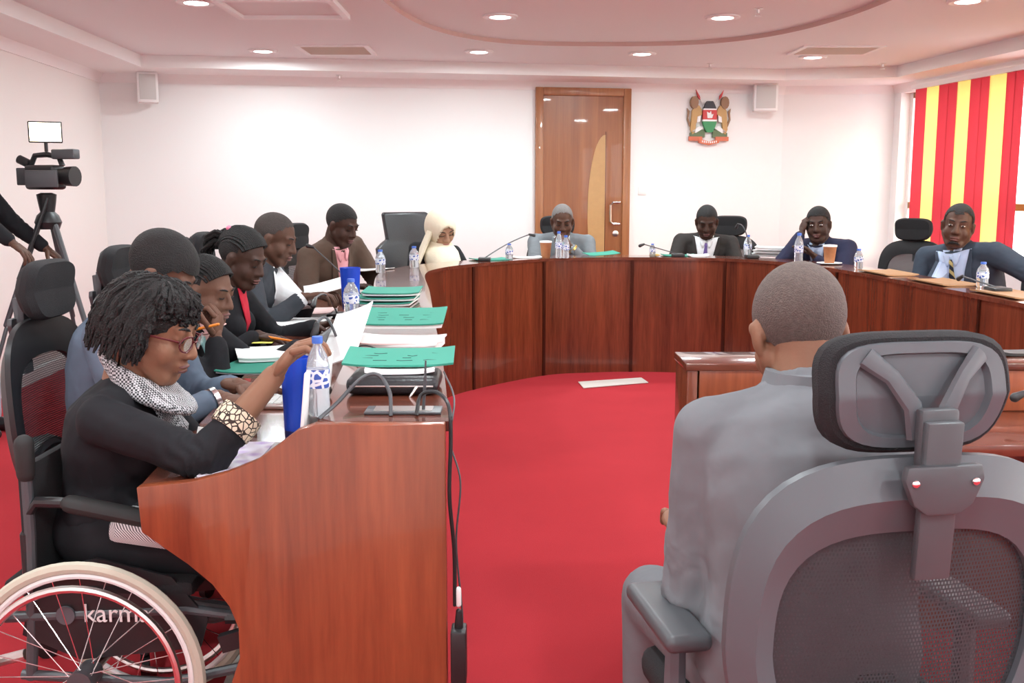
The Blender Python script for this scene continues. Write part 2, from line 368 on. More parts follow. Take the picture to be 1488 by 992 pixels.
# switch plate
p = onback(933, 277); tag(MB().box(-.04, .04, -.01, 0, -.04, .04).build('switch_plate', M['white'], bevel=.004), 'small white switch plate on the wall right of the door', 'switch')
o = bpy.data.objects['switch_plate']; o.location = p; o.rotation_euler.z = BROT
# wall loudspeakers
def speaker(x0, x1, y0, y1, label, yaw):
    p0 = onback(x0, y0); p1 = onback(x1, y1); wd = abs((p1 - p0).dot(bd)); h = p0.z - p1.z; c = (p0 + p1) / 2
    t = thing('wall_speaker', label, 'loudspeaker', (c.x, c.y, p1.z), BROT + yaw, 'white wall loudspeakers')
    MB().box(-wd / 2, wd / 2, -.24, -.08, 0, h).build('cabinet', M['white'], t, bevel=.012)
    MB().box(-wd / 2 + .02, wd / 2 - .02, -.247, -.24, .025, h - .02).build('grille', M['speaker'], t, bevel=.003)
    MB().tube([(0, -.08, h * .6), (0, 0, h * .6 + .02)], .02, 8).build('bracket', M['black'], t)
speaker(199, 231, 108, 152, 'white wall loudspeaker in the corner by the video camera', .15)
speaker(1094, 1124, 124, 164, 'white wall loudspeaker to the right of the coat of arms', -.3)
# coat of arms
ec = onback(1029, 168); es = .0068      # metres per photo pixel at the wall
ec += bn * .008
t = thing('coat_of_arms', 'painted coat of arms with two lions, shield and crossed spears', 'emblem', (ec.x, ec.y, ec.z), BROT)
C_ = {k: mat('crest_' + k, c, .5) for k, c in dict(gold=(.52, .32, .12), mane=(.30, .17, .09), red=(.60, .05, .05), green=(.04, .28, .10), blk=(.03, .03, .04), wht=(.85, .85, .85), leaf=(.12, .17, .08), org=(.62, .16, .08)).items()}
def crest(name, pts, c, d0=0, th=.02, par=t):
    return MB().prism([(a * es, b * es) for a, b in pts], (0, -d0 * 1.0, 0), X, Z, -Y, th).build(name, C_[c], par)
for sg, a in ((-1, 1), (1, -1)):
    MB().tube([(sg * 20 * es, -.01, 34 * es), (-sg * 14 * es, -.01, -26 * es)], .005, 6).build('spear', C_['wht'], t)
    crest('spear_head', [(sg * 21, 36), (sg * 18, 26), (sg * 14, 22), (sg * 15, 27)], 'red', .005)
    body = [(sg * 12, 8), (sg * 16, 14), (sg * 22, 13), (sg * 26, 6), (sg * 27, -6), (sg * 28, -20), (sg * 25, -27), (sg * 21, -24), (sg * 20, -12), (sg * 16, -4), (sg * 11, 2)]
    l = crest('lion', body, 'gold', 0, .03); crest('mane', [(sg * (23 + 6 * math.cos(q)), 18 + 9 * math.sin(q)) for q in [math.pi * 2 * i / 12 for i in range(12)]], 'mane', 0, .04, l)
    crest('tail', [(sg * 27, -14), (sg * 31, -4), (sg * 29, 6), (sg * 33, 10), (sg * 32, 3), (sg * 33, -6), (sg * 29, -16)], 'mane', 0, .015, l)
    crest('paw', [(sg * 13, 0), (sg * 18, -2), (sg * 19, -10), (sg * 14, -9)], 'wht', .02, .015, l)
    crest('hill', [(sg * 6, -21), (sg * 16, -19), (sg * 28, -25), (sg * 28, -30), (sg * 6, -31)], 'leaf', 0, .025)
    crest('flowers', [(sg * 8, -18), (sg * 15, -15), (sg * 26, -23), (sg * 20, -25)], 'wht', .02, .01)
    crest('scroll_end', [(sg * 10, -30), (sg * 30, -30), (sg * 30, -36), (sg * 10, -36)], 'org', .01, .02)
sh = lambda y: 10.5 * max(0.05, 1 - (max(0, abs(y + 2) - 6) / 22) ** 1.6)
def band(y0, y1, c, nm='shield_band'):
    ys = [y0 + (y1 - y0) * i / 6 for i in range(7)]; crest(nm, [(-sh(y), y) for y in ys] + [(sh(y), y) for y in ys[::-1]], c, .01, .035)
band(9.5, 20, 'blk'); band(7.5, 9.5, 'wht'); band(-6, 7.5, 'red'); band(-8.5, -6, 'wht'); band(-24, -8.5, 'green')
crest('rooster', [(-4, -4), (3, -4), (5, 2), (2, 1), (1, 6), (-1, 3), (-5, 5)], 'wht', .045, .006)
crest('scroll', [(-16, -33), (0, -37), (16, -33), (15, -39), (0, -42), (-15, -39)], 'org', .01, .03)
for k in range(8):      # the scroll's lettering is too small to read in the photograph: short pale strokes
    MB().box((-11 + 3 * k) * es, (-9.6 + 3 * k) * es, -.042, -.040, (-39.4 + .1 * (k - 3.5) ** 2) * es, (-36.8 + .1 * (k - 3.5) ** 2) * es).build('scroll_lettering', C_['wht'], t)

# ---------------------------------------------------------------- vertical blinds on the right wall
def wallx(px):      # distance along the right wall seen at image column px (level with the horizon)
    d = ray(px, 280); d.z = 0
    A = Matrix(((d.x, -rd.x), (d.y, -rd.y))).inverted() @ V((WC1.x, WC1.y)); return A[1]
edges = [(1334, 1350, 'r'), (1351.5, 1367, 'y'), (1368, 1394, 'r'), (1394, 1413, 'y'), (1413.5, 1442, 'r'), (1442.5, 1464.5, 'y'), (1465, 1489, 'r')]
blind = thing('vertical_blind', 'red and yellow striped vertical blind over the window', 'blind', tuple(WC1), math.atan2(rd.y, rd.x))
MB().box(wallx(1330), 5.2, -.10, -.05, 2.325, 2.365).build('headrail', M['white'], blind)
slats = []
for a, b, c in edges:
    x0, x1 = wallx(a), wallx(b); k = max(1, round((x1 - x0) / .14))
    for i in range(k): slats.append((x0 + (x1 - x0) * i / k, x0 + (x1 - x0) * (i + 1) / k, c))
x = slats[-1][1]; i = 0
while x < 4.9:
    slats.append((x, x + .14, 'y' if (i // 2) % 2 == 0 else 'r')) if x > wallx(1500) + .5 else None; x += .14; i += 1
for i, (x0, x1, c) in enumerate(slats):
    xm, hw = (x0 + x1) / 2, (x1 - x0) / 2 + .004; tw = [.10, .5, .25, .12, .05, .3][i % 6] * .35
    dx, dy = math.cos(tw), math.sin(tw); m_ = MB()
    lean = -.06 if i == len(slats) - 1 else 0
    rs = []
    for z in (2.325, 1.6, .83):
        k = (2.325 - z) * lean
        rs.append([V((xm + q * hw * dx + k, -.075 + q * hw * dy * .8 + .006 * (1 - q * q), z)) for q in (-1, -.5, 0, .5, 1)])
    vs = [p for r in rs for p in r]; m_.add(vs, [(a * 5 + j, a * 5 + j + 1, a * 5 + j + 6, a * 5 + j + 5) for a in range(2) for j in range(4)])
    m_.build('slat', M['slat_red' if c == 'r' else 'slat_yel'], blind)

# ---------------------------------------------------------------- horseshoe desk
LZ, WZ, LW, DWID = .885, .745, .276, .66
ctrl = [(-.142, 2.15), (-.215, 3.0), (-.30, 3.85), (-.42, 5.1), (-.53, 6.15), (-.48, 6.65), (-.27, 7.08), (.238, 7.64), (.6, 7.77), (.917, 7.81), (1.3, 7.77), (1.594, 7.66), (1.93, 7.26), (2.1, 6.6), (2.18, 5.83), (2.25, 4.9), (2.30, 4.2), (2.37, 3.3)]
def catmull(pts, per=6):
    P = [V((*p, 0)) for p in pts]; P = [P[0] * 2 - P[1]] + P + [P[-1] * 2 - P[-2]]; out = []
    for i in range(1, len(P) - 2):
        for k in range(per):
            t = k / per; a, b, c, d = P[i - 1:i + 3]
            out.append(.5 * ((2 * b) + (c - a) * t + (2 * a - 5 * b + 4 * c - d) * t * t + (3 * b - a - 3 * c + d) * t ** 3))
    return out + [P[-2]]
inner = catmull(ctrl)
nrm = []
for i, p in enumerate(inner):
    d = (inner[min(i + 1, len(inner) - 1)] - inner[max(i - 1, 0)]).normalized(); nrm.append(V((-d.y, d.x, 0)))
nrm[0] = V((-1, 0, 0)); nrm[-1] = V((1, 0, 0))
def off(i, k): return inner[i] + nrm[i] * k
def band_mesh(i0, i1, k0, k1, z0, z1):
    m_ = MB(); rs = []
    for i in range(i0, i1 + 1): a, b = off(i, k0), off(i, k1); rs.append([a + Z * z0, b + Z * z0, b + Z * z1, a + Z * z1])
    return m_.rings(rs)
cuts = [0, 9, 18, 36, 42, 54, 66, 78, 90, len(inner) - 1]
dl_lab = ['dark red mahogany desk unit with a scalloped end panel beside the wheelchair', 'mahogany desk unit carrying the stacked green folders and blue tumbler', 'long mahogany desk unit bending round beside the man in the brown blazer',
          'mahogany desk unit in front of the woman in the cream headscarf', 'mahogany desk unit in front of the grey suited man by the door', 'mahogany desk unit in front of the man with the purple tie',
          'mahogany desk unit in front of the man resting his cheek on his hand', 'mahogany desk unit along the window side with brown leather pads', 'mahogany desk unit in front of the man with the striped tie']
units = []
for u in range(len(cuts) - 1):
    i0, i1 = cuts[u], cuts[u + 1]; c = off((i0 + i1) // 2, .3)
    t = thing('conference_desk', dl_lab[u], 'desk', (c.x, c.y, 0), 0, 'horseshoe desk units'); units.append(t)
    k = i0
    while k < i1:       # front panels in boards with narrow dark joint strips
        e = min(k + 6, i1); e = i1 if i1 - e < 3 else e
        band_mesh(k, e, 0, .022, .0, LZ - .022).build('front_panel', M['wood'], t, off=(c.x, c.y, 0)); k = e
    for i in (i0, i1):
        if 0 < i < len(inner) - 1:
            a = off(i, -.004); MB().obox(a + Z * (LZ - .022) / 2, (nrm[i].cross(Z), nrm[i], Z), (.012, .004, (LZ - .024) / 2)).build('joint_strip', M['wood_dark'], t, off=(c.x, c.y, 0))
    band_mesh(i0, i1, -.008, LW, LZ - .022, LZ).build('ledge', M['wood_top'], t, off=(c.x, c.y, 0))
    band_mesh(i0, i1, LW - .02, LW, WZ, LZ - .022).build('riser', M['wood'], t, off=(c.x, c.y, 0))
    band_mesh(i0, i1, .022, DWID, WZ - .03, WZ).build('work_surface', M['wood_top'], t, off=(c.x, c.y, 0))
struct('floor_tile', band_mesh(0, 22, .05, .62, 0, .004), M['tile'])     # cream tile strip under the left desk arm
def prof_panel():
    pts = [(-.142, 0), (-.142, LZ), (-.418, LZ), (-.455, .872), (-.49, .845), (-.544, .806), (-.615, .777), (-.69, .759), (-.803, WZ + .002), (-.797, .648), (-.75, .612), (-.70, .575), (-.65, .53), (-.615, .48), (-.597, .43), (-.597, .36), (-.615, .31), (-.64, .2), (-.65, 0)]
    return pts
MB().prism(prof_panel()[::-1], (0, 2.15, 0), X, Z, Y, -.03).build('end_panel', M['wood_lit'], units[0], off=(units[0].location.x, units[0].location.y, 0), bevel=.003)
# matching end panel of the far arm
e = inner[-1]; MB().prism([(0, 0), (0, LZ), (.276, LZ), (.42, .80), (.66, WZ), (.66, .64), (.46, .45), (.5, 0)], (e.x, e.y, 0), X, Z, Y, -.03).build('end_panel', M['wood_lit'], units[-1], off=(units[-1].location.x, units[-1].location.y, 0), bevel=.003)
# witness desk in front of the near man
wd_ = thing('witness_desk', 'separate mahogany witness desk in front of the near grey suited man', 'desk', (1.3, 2.9, 0))
def wbox(nm, x0, x1, y0, y1, z0, z1, m): return MB().box(x0 - 1.3, x1 - 1.3, y0 - 2.9, y1 - 2.9, z0, z1).build(nm, m, wd_, bevel=.003)
wbox('ledge', .50, 2.1, 2.90, 3.12, LZ - .022, LZ, M['wood_top']); wbox('front_panel', .53, 2.07, 3.085, 3.11, 0, LZ - .022, M['wood'])
wbox('work_surface', .54, 2.06, 2.5, 3.085, WZ - .03, WZ, M['wood_top']); wbox('riser', .54, 2.06, 2.905, 2.925, WZ, LZ - .022, M['wood_lit'])
for x0, x1 in ((.505, .535), (2.065, 2.095)):
    wbox('end_panel', x0, x1, 2.905, 3.115, 0, LZ - .022, M['wood']); wbox('end_panel_lower', x0, x1, 2.5, 2.905, 0, WZ, M['wood'])

# ---------------------------------------------------------------- chairs
def ring_outline(hw, hh, cz, n=72, e=3.2, nar=.22):
    pts = []
    for i in range(n):
        q = 2 * math.pi * i / n; c, s = math.cos(q), math.sin(q); r = (abs(c) ** e + abs(s) ** e) ** (-1 / e)
        x, z = hw * c * r, hh * s * r; x *= 1 - nar * max(0, -z / hh) ** 1.3; pts.append((x, cz + z))
    return pts
def backy(x, z): return -.27 - .10 * (z - .5) * .6 + .35 * x * x      # gently curved and reclined back
def make_chair(label, silver=False):
    t = thing('office_chair', label, 'chair')
    for k in range(5):
        a = 2 * math.pi * k / 5 + .3; d, _ = rot2(a)
        l = MB().cap(d * .04 + Z * .11, .028, d * .30 + Z * .075, .018, 8).build('base_leg', M['greyplast'] if not silver else M['steel'], t)
        MB().tube([d * .30 + V((-d.y, d.x, 0)) * .012 + Z * .03, d * .30 - V((-d.y, d.x, 0)) * .012 + Z * .03], .03, 12).build('caster', M['black'], l)
    MB().lathe([(.028, .09), (.028, .25), (.018, .25), (.018, .40), (.06, .41), (.06, .425)], 14).build('gas_lift', M['black'], t)
    MB().obox((0, .02, .455), AX, (.245, .24, .035)).build('seat', M['blackfab'], t, bevel=.03, seg=3)
    MB().obox((0, -.24, .50), (X, V((0, .35, .94)), V((0, -.94, .35))), (.03, .13, .02)).build('back_stem', M['black'], t, bevel=.006)
    A = ring_outline(.272, .285, .715); B = ring_outline(.205, .185, .705); n = len(A); rs = []
    for (xa, za), (xb, zb) in zip(A, B):
        mx, mz = (xa + xb) / 2, (za + zb) / 2
        rs.append([V((xa, backy(xa, za), za)), V((mx, backy(mx, mz) - .026, mz)), V((xb, backy(xb, zb) - .004, zb)), V((xb, backy(xb, zb) + .018, zb)), V((mx, backy(mx, mz) + .022, mz)), V((xa, backy(xa, za) + .016, za))])
    fr = MB().rings(rs, closed=True).build('back_frame', M['greyplast'], t)
    N = 12; m_ = MB(); vs = []
    for i in range(N + 1):
        for j in range(N + 1):
            u, v_ = -1 + 2 * i / N, -1 + 2 * j / N
            k = max(abs(u), abs(v_)); q = math.atan2(v_, u); 
            if k > 0:
                e = 3.2; c, s = math.cos(q), math.sin(q); r = (abs(c) ** e + abs(s) ** e) ** (-1 / e); x, z = .208 * c * r * k, .188 * s * r * k
            else: x = z = 0
            x *= 1 - .22 * max(0, -z / .188) ** 1.3; z += .705; vs.append((x, backy(x, z) + .008 - .012 * (1 - k), z))
    m_.add(vs, [(i * (N + 1) + j, (i + 1) * (N + 1) + j, (i + 1) * (N + 1) + j + 1, i * (N + 1) + j + 1) for i in range(N) for j in range(N)])
    m_.build('back_mesh', M['net'], fr)
    MB().tube([(x, backy(x, .57) - .03, .57 + .04 * (1 - (x / .13) ** 2)) for x in (-.13, -.09, -.045, 0, .045, .09, .13)], [.02, .032, .036, .037, .036, .032, .02], 8, flat=.7).build('lumbar_pad', M['greydark'], t)
    # head support
    hy = -.285
    def hp(x, z, d=0): return V((x, hy + .55 * x * x + d + .02 * abs(z - 1.085) / .09, z))
    O = ring_outline(.150, .088, 1.085, 56, 4, .12); rs = []
    for k, dd in ((.0, .052), (.6, .052), (.9, .044), (1.0, .022), (1.0, .004), (.93, -.006), (.86, -.006)):
        rs.append([hp(x * k if k else x * .02, 1.085 + (z - 1.085) * (k if k else .02), dd) for x, z in O])
    hr = MB().rings(rs).build('headrest', M['blackfab'], t)
    rs = []
    for k, dd in ((.87, -.004), (.86, -.014), (.70, -.014), (.66, -.004), (.02, -.002)): rs.append([hp(x * k, 1.085 + (z - 1.085) * k, dd) for x, z in O])
    MB().rings(rs).build('headrest_shell', M['greyplast'], hr)
    for sg in (-1, 1):
        pts = [hp(sg * x, z, d) for x, z, d in ((.015, 1.03, -.028), (.028, 1.075, -.026), (.055, 1.115, -.02), (.088, 1.142, -.012))]
        MB().tube(pts, [.016, .014, .012, .016], 8, flat=.6, ref=Y).build('headrest_arm', M['greyplast'], hr)
    MB().obox((0, -.325, 1.03), (X, Y, Z), (.029, .010, .045)).build('headrest_clamp', M['greydark'], hr, bevel=.006)
    MB().obox((0, -.335, .945), (X, V((0, 1, .06)).normalized(), V((0, -.06, 1)).normalized()), (.0275, .008, .115)).build('headrest_post', M['greydark'], t, bevel=.004)
    mp_ = MB().prism([(-.056, 1.0), (.056, 1.0), (.06, .98), (.045, .945), (.025, .93), (-.025, .93), (-.045, .945), (-.06, .98)], (0, -.338, 0), X, Z, -Y, .016).build('mount_plate', M['greydark'], t, bevel=.004)
    for sg in (-1, 1):
        MB().ell((sg * .045, -.355, .977), (.006, .004, .006), n=10, m=6).build('screw', M['chrome'], mp_)
        ap = MB(); ap.cap((sg * .24, -.02, .44), .02, (sg * .268, -.03, .50), .018, 8); ap.cap((sg * .268, -.03, .50), .02, (sg * .268, -.03, .625), .018, 8); ap.build('arm_post', M['greyplast'], t)
        MB().obox((sg * .268, .02, .648), AX, (.040, .125, .016)).build('armrest', M['greydark'], t, bevel=.014, seg=3)
    return t
proto = make_chair('grey and black mesh office chair with headrest behind the near grey suited man')
proto.location = (.535, 1.71, 0); proto.rotation_euler.z = .17
def chair(x, y, face, label, silver=False):
    t = copy_tree(proto); t.location = (x, y, 0); t.rotation_euler.z = face - math.pi / 2; t['label'] = label
    for ch in t.children_recursive:
        if ch.name.startswith('back_frame') or ch.name.startswith('headrest_shell') or ch.name.startswith('headrest_arm'):
            for s in ch.material_slots: s.link = 'OBJECT'; s.material = M['black']
    return t
for a in (proto,): a['group'] = 'mesh office chairs round the desk'
chair(-1.14, 3.06, 0.0, 'black office chair behind the man in the blue grey shirt', True)
chair(-1.25, 3.92, 0.0, 'black office chair behind the woman with swept back thin braids')
chair(-1.24, 4.62, 0.05, 'black office chair behind the woman with the red blouse')
chair(-1.33, 5.25, 0.0, 'black office chair behind the bald man in the charcoal suit')
chair(-1.20, 6.72, -.35, 'black office chair behind the man in the brown blazer')
chair(.40, 8.72, -1.55, 'black office chair in front of the door behind the grey suited man')
chair(1.83, 8.75, -1.85, 'black office chair behind the man with the purple tie')
chair(2.98, 7.92, -2.35, 'empty black office chair between the navy suit man and the blinds')
chair(3.40, 6.72, -2.75, 'black office chair behind the man with the striped tie')
# executive leather chair behind the woman with the headscarf
t = thing('executive_chair', 'large square black leather executive chair behind the headscarf woman', 'chair', (-.64, 8.10, 0), math.radians(-62) - math.pi / 2 + math.pi / 18)
MB().lathe([(.30, .04), (.30, .07), (.03, .1), (.03, .40), (.08, .42)], 20).build('base', M['black'], t)
MB().obox((0, 0, .46), AX, (.28, .27, .05)).build('seat', M['leather'], t, bevel=.035, seg=3)
bk = MB(); rs = []
for z, hw, th_ in ((.46, .27, .05), (.7, .29, .05), (.93, .30, .045), (.97, .25, .04), (1.0, .20, .04), (1.20, .215, .035), (1.215, .20, .02)):
    y0 = -.28 - (z - .46) * .16; rs.append([V((-hw, y0, z)), V((0, y0 - .02, z)), V((hw, y0, z)), V((hw, y0 + th_ * 1.5, z)), V((0, y0 + th_ * 1.6, z)), V((-hw, y0 + th_ * 1.5, z))])
bk.rings(rs).build('backrest', M['leather'], t, bevel=.01)
for sg in (-1, 1):
    MB().obox((sg * .31, 0, .66), AX, (.035, .18, .025)).build('armrest', M['leather'], t, bevel=.015); MB().obox((sg * .31, -.02, .55), AX, (.02, .03, .1)).build('arm_post', M['black'], t)

# ---------------------------------------------------------------- people
def remesh(mb, vox, it=3, fac=.5):
    me = mb.mesh('tmp'); o = bpy.data.objects.new('tmp', me); COL.objects.link(o)
    r = o.modifiers.new('r', 'REMESH'); r.mode = 'VOXEL'; r.voxel_size = vox; r.use_smooth_shade = True
    s_ = o.modifiers.new('s', 'SMOOTH'); s_.factor = fac; s_.iterations = it
    dg = bpy.context.evaluated_depsgraph_get(); me2 = bpy.data.meshes.new_from_object(o.evaluated_get(dg))
    bpy.data.objects.remove(o); bpy.data.meshes.remove(me); me2.materials.clear(); return me2
def wrinkle(me, E, S, Wr):
    """cloth folds: rings bunched round the elbows and broad soft drapes elsewhere"""
    nr = [v.normal.copy() for v in me.vertices]; co = [v.co.copy() for v in me.vertices]; out = []
    for p, nv in zip(co, nr):
        d = .0035 * mnoise.noise(p * 11) + .002 * mnoise.noise(p * 27)
        for k in 'rl':
            q = (p - E[k]).length
            if q < .15:
                a = (Wr[k] - S[k]).normalized(); ph = (p - E[k]).dot(a) / .034 + 2.2 * mnoise.noise(p * 13); d += .0055 * (1 - q / .15) * math.sin(6.283 * ph)
        out += (p + nv * d)[:]
    me.vertices.foreach_set('co', out); me.update()
def shift(me, off_):
    me.transform(Matrix.Translation(-V(off_))); return me
def join_mesh(me, mb):
    bm = bmesh.new(); bm.from_mesh(me); m2 = mb.mesh('tmp2'); bm.from_mesh(m2); bm.to_mesh(me); bm.free(); bpy.data.meshes.remove(m2); return me
def hand(mb, wr, d, pn, side, curl=.5, s=1.0, spread=1.0, thumb=.6):
    d = d.normalized(); pn = (pn - d * pn.dot(d)).normalized(); lat = d.cross(pn) * side      # lat points to the thumb side
    ax = (lat, pn, d)
    mb.ell(wr + d * .048 * s, (.041 * s, .016 * s, .056 * s), ax, 12, 8); mb.cap(wr - d * .03, .026 * s, wr + d * .02 * s, .027 * s, 10, flat=.75, ref=pn)
    for i, (lx, L, b) in enumerate(((.030, .92, .088), (.010, 1.0, .094), (-.010, .95, .090), (-.029, .76, .080))):
        p = wr + lat * lx * s + d * b * s; dirv = (d + lat * lx * 1.6 * spread).normalized(); ang = 0
        for seg, ln in enumerate((.043, .027, .021)):
            ang += curl * (.75, 1.0, .6)[seg]; q = (dirv * math.cos(ang) + pn * math.sin(ang)); e = p + q * ln * L * s
            mb.cap(p, (.0098 - .0008 * seg) * s, e, (.0090 - .0009 * seg) * s, 8, k=2); p = e
    p = wr + lat * .028 * s + d * .025 * s; dirv = (d * .7 + lat * .75 + pn * .25).normalized()
    for seg, ln in enumerate((.042, .032, .024)):
        q = (dirv + (d * .5 - lat * .4 + pn * .5) * thumb * seg * .6).normalized(); e = p + q * ln * s; mb.cap(p, (.0135 - .0018 * seg) * s, e, (.0118 - .0018 * seg) * s, 8, k=2); p = e
def ik(S, T, l1, l2, pole):
    d = T - S; L = min(d.length, (l1 + l2) * .999); d.normalize(); a = (l1 * l1 - l2 * l2 + L * L) / (2 * L); h = math.sqrt(max(l1 * l1 - a * a, 0))
    pp = pole - d * pole.dot(d); pp.normalize(); return S + d * a + pp * h, S + d * L
def headbasis(yaw, pitch, roll=0):
    f = V((math.cos(yaw) * math.cos(pitch), math.sin(yaw) * math.cos(pitch), -math.sin(pitch))); r = V((math.sin(yaw), -math.cos(yaw), 0)); u = r.cross(f)
    c, s = math.cos(roll), math.sin(roll); return r * c + u * s, f, u * c - r * s
class Person: pass
def person(label, hip, head, yaw, hyaw, hpitch=.3, hroll=0, rh=None, lh=None, skin_m=None, top=None, legs=None, fem=False, hs=1.0, vox=.0065, sleeve=1.0, rcurl=.5, lcurl=.5,
           rdir=None, ldir=None, rpn=None, lpn=None, shw=.185, bulge=.07, eyes='down', kneew=.13, neck=.135, rpole=None, lpole=None, lipc=None, wid=1.0, shdrop=.05):
    P = Person(); hip, head = V(hip), V(head); base = V((hip.x, hip.y, 0)); P.base = base
    t = thing('person', label, 'person', base); P.t = t
    hr, hf, hu = headbasis(hyaw, hpitch, hroll); P.hax = (hr, hf, hu); P.hs = hs; P.head = head
    def Hd(x, y, z): return head + hr * x * hs + hf * y * hs + hu * z * hs
    P.H = Hd
    fwd = V((math.cos(yaw), math.sin(yaw), 0)); rt = V((math.sin(yaw), -math.cos(yaw), 0)); P.fwd, P.rt = fwd, rt
    N = Hd(0, -.045, -.085) * .5 + (head - Z * .13 * hs - fwd * .05) * .5 - Z * (neck - .11) ; P.N = N
    mid = (hip + N) / 2 - fwd * bulge
    def sp(tt): return hip * (1 - tt) ** 2 + mid * 2 * tt * (1 - tt) + N * tt * tt
    def fr(tt):
        u = ((N - mid) * tt + (mid - hip) * (1 - tt)).normalized(); r = (rt - u * rt.dot(u)).normalized(); return r, u.cross(r), u
    ws = (.9 if fem else 1.0) * wid
    def torso(mb, k, lo=0):
        rs = []
        for tt, a, b in ((-.08, .13, .10), (0, .17, .125), (.15, .172, .128), (.35, .155 if not fem else .14, .115), (.58, .17, .122), (.76, .182, .122), (.88, .165, .10), (.95, .115, .08), (1.0, .078, .070), (1.06, .070, .068)):
            if tt < lo: continue
            r, f, u = fr(min(max(tt, 0), 1)); c = sp(tt) if 0 <= tt <= 1 else (hip - u * .08 if tt < 0 else N + u * .028); rs.append([c + r * a * k * ws * math.cos(q) + f * b * k * math.sin(q) * ws for q in [2 * math.pi * i / 18 for i in range(18)]])
        mb.rings(rs)
        if fem:
            r, f, u = fr(.66)
            for sg in (-1, 1): mb.ell(sp(.66) + f * .075 * k + r * sg * .07, (.065 * k, .06 * k, .065 * k))
    r8, f8, u8 = fr(.86); S = {}; E = {}; Wr = {}
    for sg, key in ((1, 'r'), (-1, 'l')): S[key] = N + r8 * sg * shw * ws - u8 * shdrop
    tg = {'r': rh, 'l': lh}; l1, l2 = .29 * (.95 if fem else 1), .255 * (.95 if fem else 1)
    for sg, key in ((1, 'r'), (-1, 'l')):
        pole = {'r': rpole, 'l': lpole}[key] or (-Z + rt * sg * .6 - fwd * .25)
        T = V(tg[key]) if tg[key] is not None else hip + fwd * .32 + rt * sg * .16 + Z * .10
        E[key], Wr[key] = ik(S[key], T, l1, l2, V(pole))
    P.S, P.E, P.W = S, E, Wr
    # ---- skin
    mb = MB()
    def he(c, r, n=14, m=9): mb.ell(Hd(*c), [q * hs for q in r], P.hax, n, m)
    def hc(a, ra, b, rb, n=10): mb.cap(Hd(*a), ra * hs, Hd(*b), rb * hs, n)
    he((0, -.014, .032), (.076, .098, .088), 20, 12); he((0, .026, -.036), (.066, .068, .083), 18, 12); he((0, .064, -.098), (.03, .023, .02))
    for sg in (-1, 1):
        hc((sg * .053, .0, -.045), .026, (sg * .024, .06, -.093), .024); he((sg * .037, .058, -.035), (.028, .026, .034)); he((sg * .079, -.008, -.008), (.009, .019, .032)); he((sg * .079, 0, .010), (.012, .010, .014))
        he((sg * .013, .097, -.031), (.0105, .011, .009)); he((sg * .031, .076, .008), (.017, .013, .011))
    hc((-.036, .077, .027), .0125, (.036, .077, .027), .0125); hc((0, .088, .014), .009, (0, .107, -.027), .0135)
    he((0, .091, -.058), (.026, .012, .009)); he((0, .089, -.070), (.022, .013, .0095))
    mb.cap(Hd(0, -.025, -.04), .060 * hs, N - u8 * .03, .066 * hs, 14)
    torso(mb, .90, .3)
    for key in 'rl':
        mb.cap(S[key], .05, E[key], .042); mb.cap(E[key], .042 * (.9 if fem else 1), Wr[key], .027)
    me = remesh(mb, vox, 4, .5); hm = MB()
    dirs = {'r': rdir, 'l': ldir}; pns = {'r': rpn, 'l': lpn}; cl = {'r': rcurl, 'l': lcurl}
    for sg, key in ((1, 'r'), (-1, 'l')):
        d = V(dirs[key]) if dirs[key] is not None else (Wr[key] - E[key]); pn = V(pns[key]) if pns[key] is not None else V((0, 0, -1))
        hand(hm, Wr[key], d, pn, sg, cl[key], .95 if fem else 1.03)
    join_mesh(me, hm); shift(me, base); P.body = link('body', me, skin_m, t); P.skin = skin_m
    # ---- clothes
    if top is not None:
        mb = MB(); torso(mb, 1.07)
        r7, f7, u7 = fr(.93); [mb.cap(N - u8 * .025, .060 * ws, S[k_], .060 * ws, 12) for k_ in 'rl']
        for sg, key in ((1, 'r'), (-1, 'l')):
            mb.ell(S[key], (.064 * ws, .064 * ws, .064 * ws)); mb.cap(S[key], .063 * ws, E[key], .054 * ws, 12)
            if sleeve > 0:
                w2 = E[key].lerp(Wr[key], sleeve * .94); mb.cap(E[key], .055 * ws, w2, .040 + .012 * (1 - sleeve), 12, k=1)
        jm = remesh(mb, .011 if vox > .0052 else .008, 4, .5); wrinkle(jm, E, S, Wr); P.bvh = BVHTree.FromPolygons([v.co.copy() for v in jm.vertices], [tuple(p.vertices) for p in jm.polygons])
        shift(jm, base); P.jacket = link('jacket', jm, top, t)
    if legs is not None:
        mb = MB(); 
        for sg in (-1, 1):
            h0 = hip + rt * sg * .09; kn = hip + fwd * .42 + rt * sg * kneew; kn.z = .52; an = V((kn.x, kn.y, .10)) + fwd * .02
            mb.cap(h0, .095, kn, .07, 12); mb.cap(kn, .068, an, .05, 12)
        mb.ell(hip, (.17, .17, .12)); lm = remesh(mb, .016, 3); shift(lm, base); link('trousers', lm, legs, t)
        for sg in (-1, 1):
            a = hip + fwd * .43 + rt * sg * kneew; a.z = .045
            sm = MB().cap(a - fwd * .05, .045, a + fwd * .15 - Z * .008, .036, 10, flat=.9); sm.build('shoe', M['leather'], t, off=base)
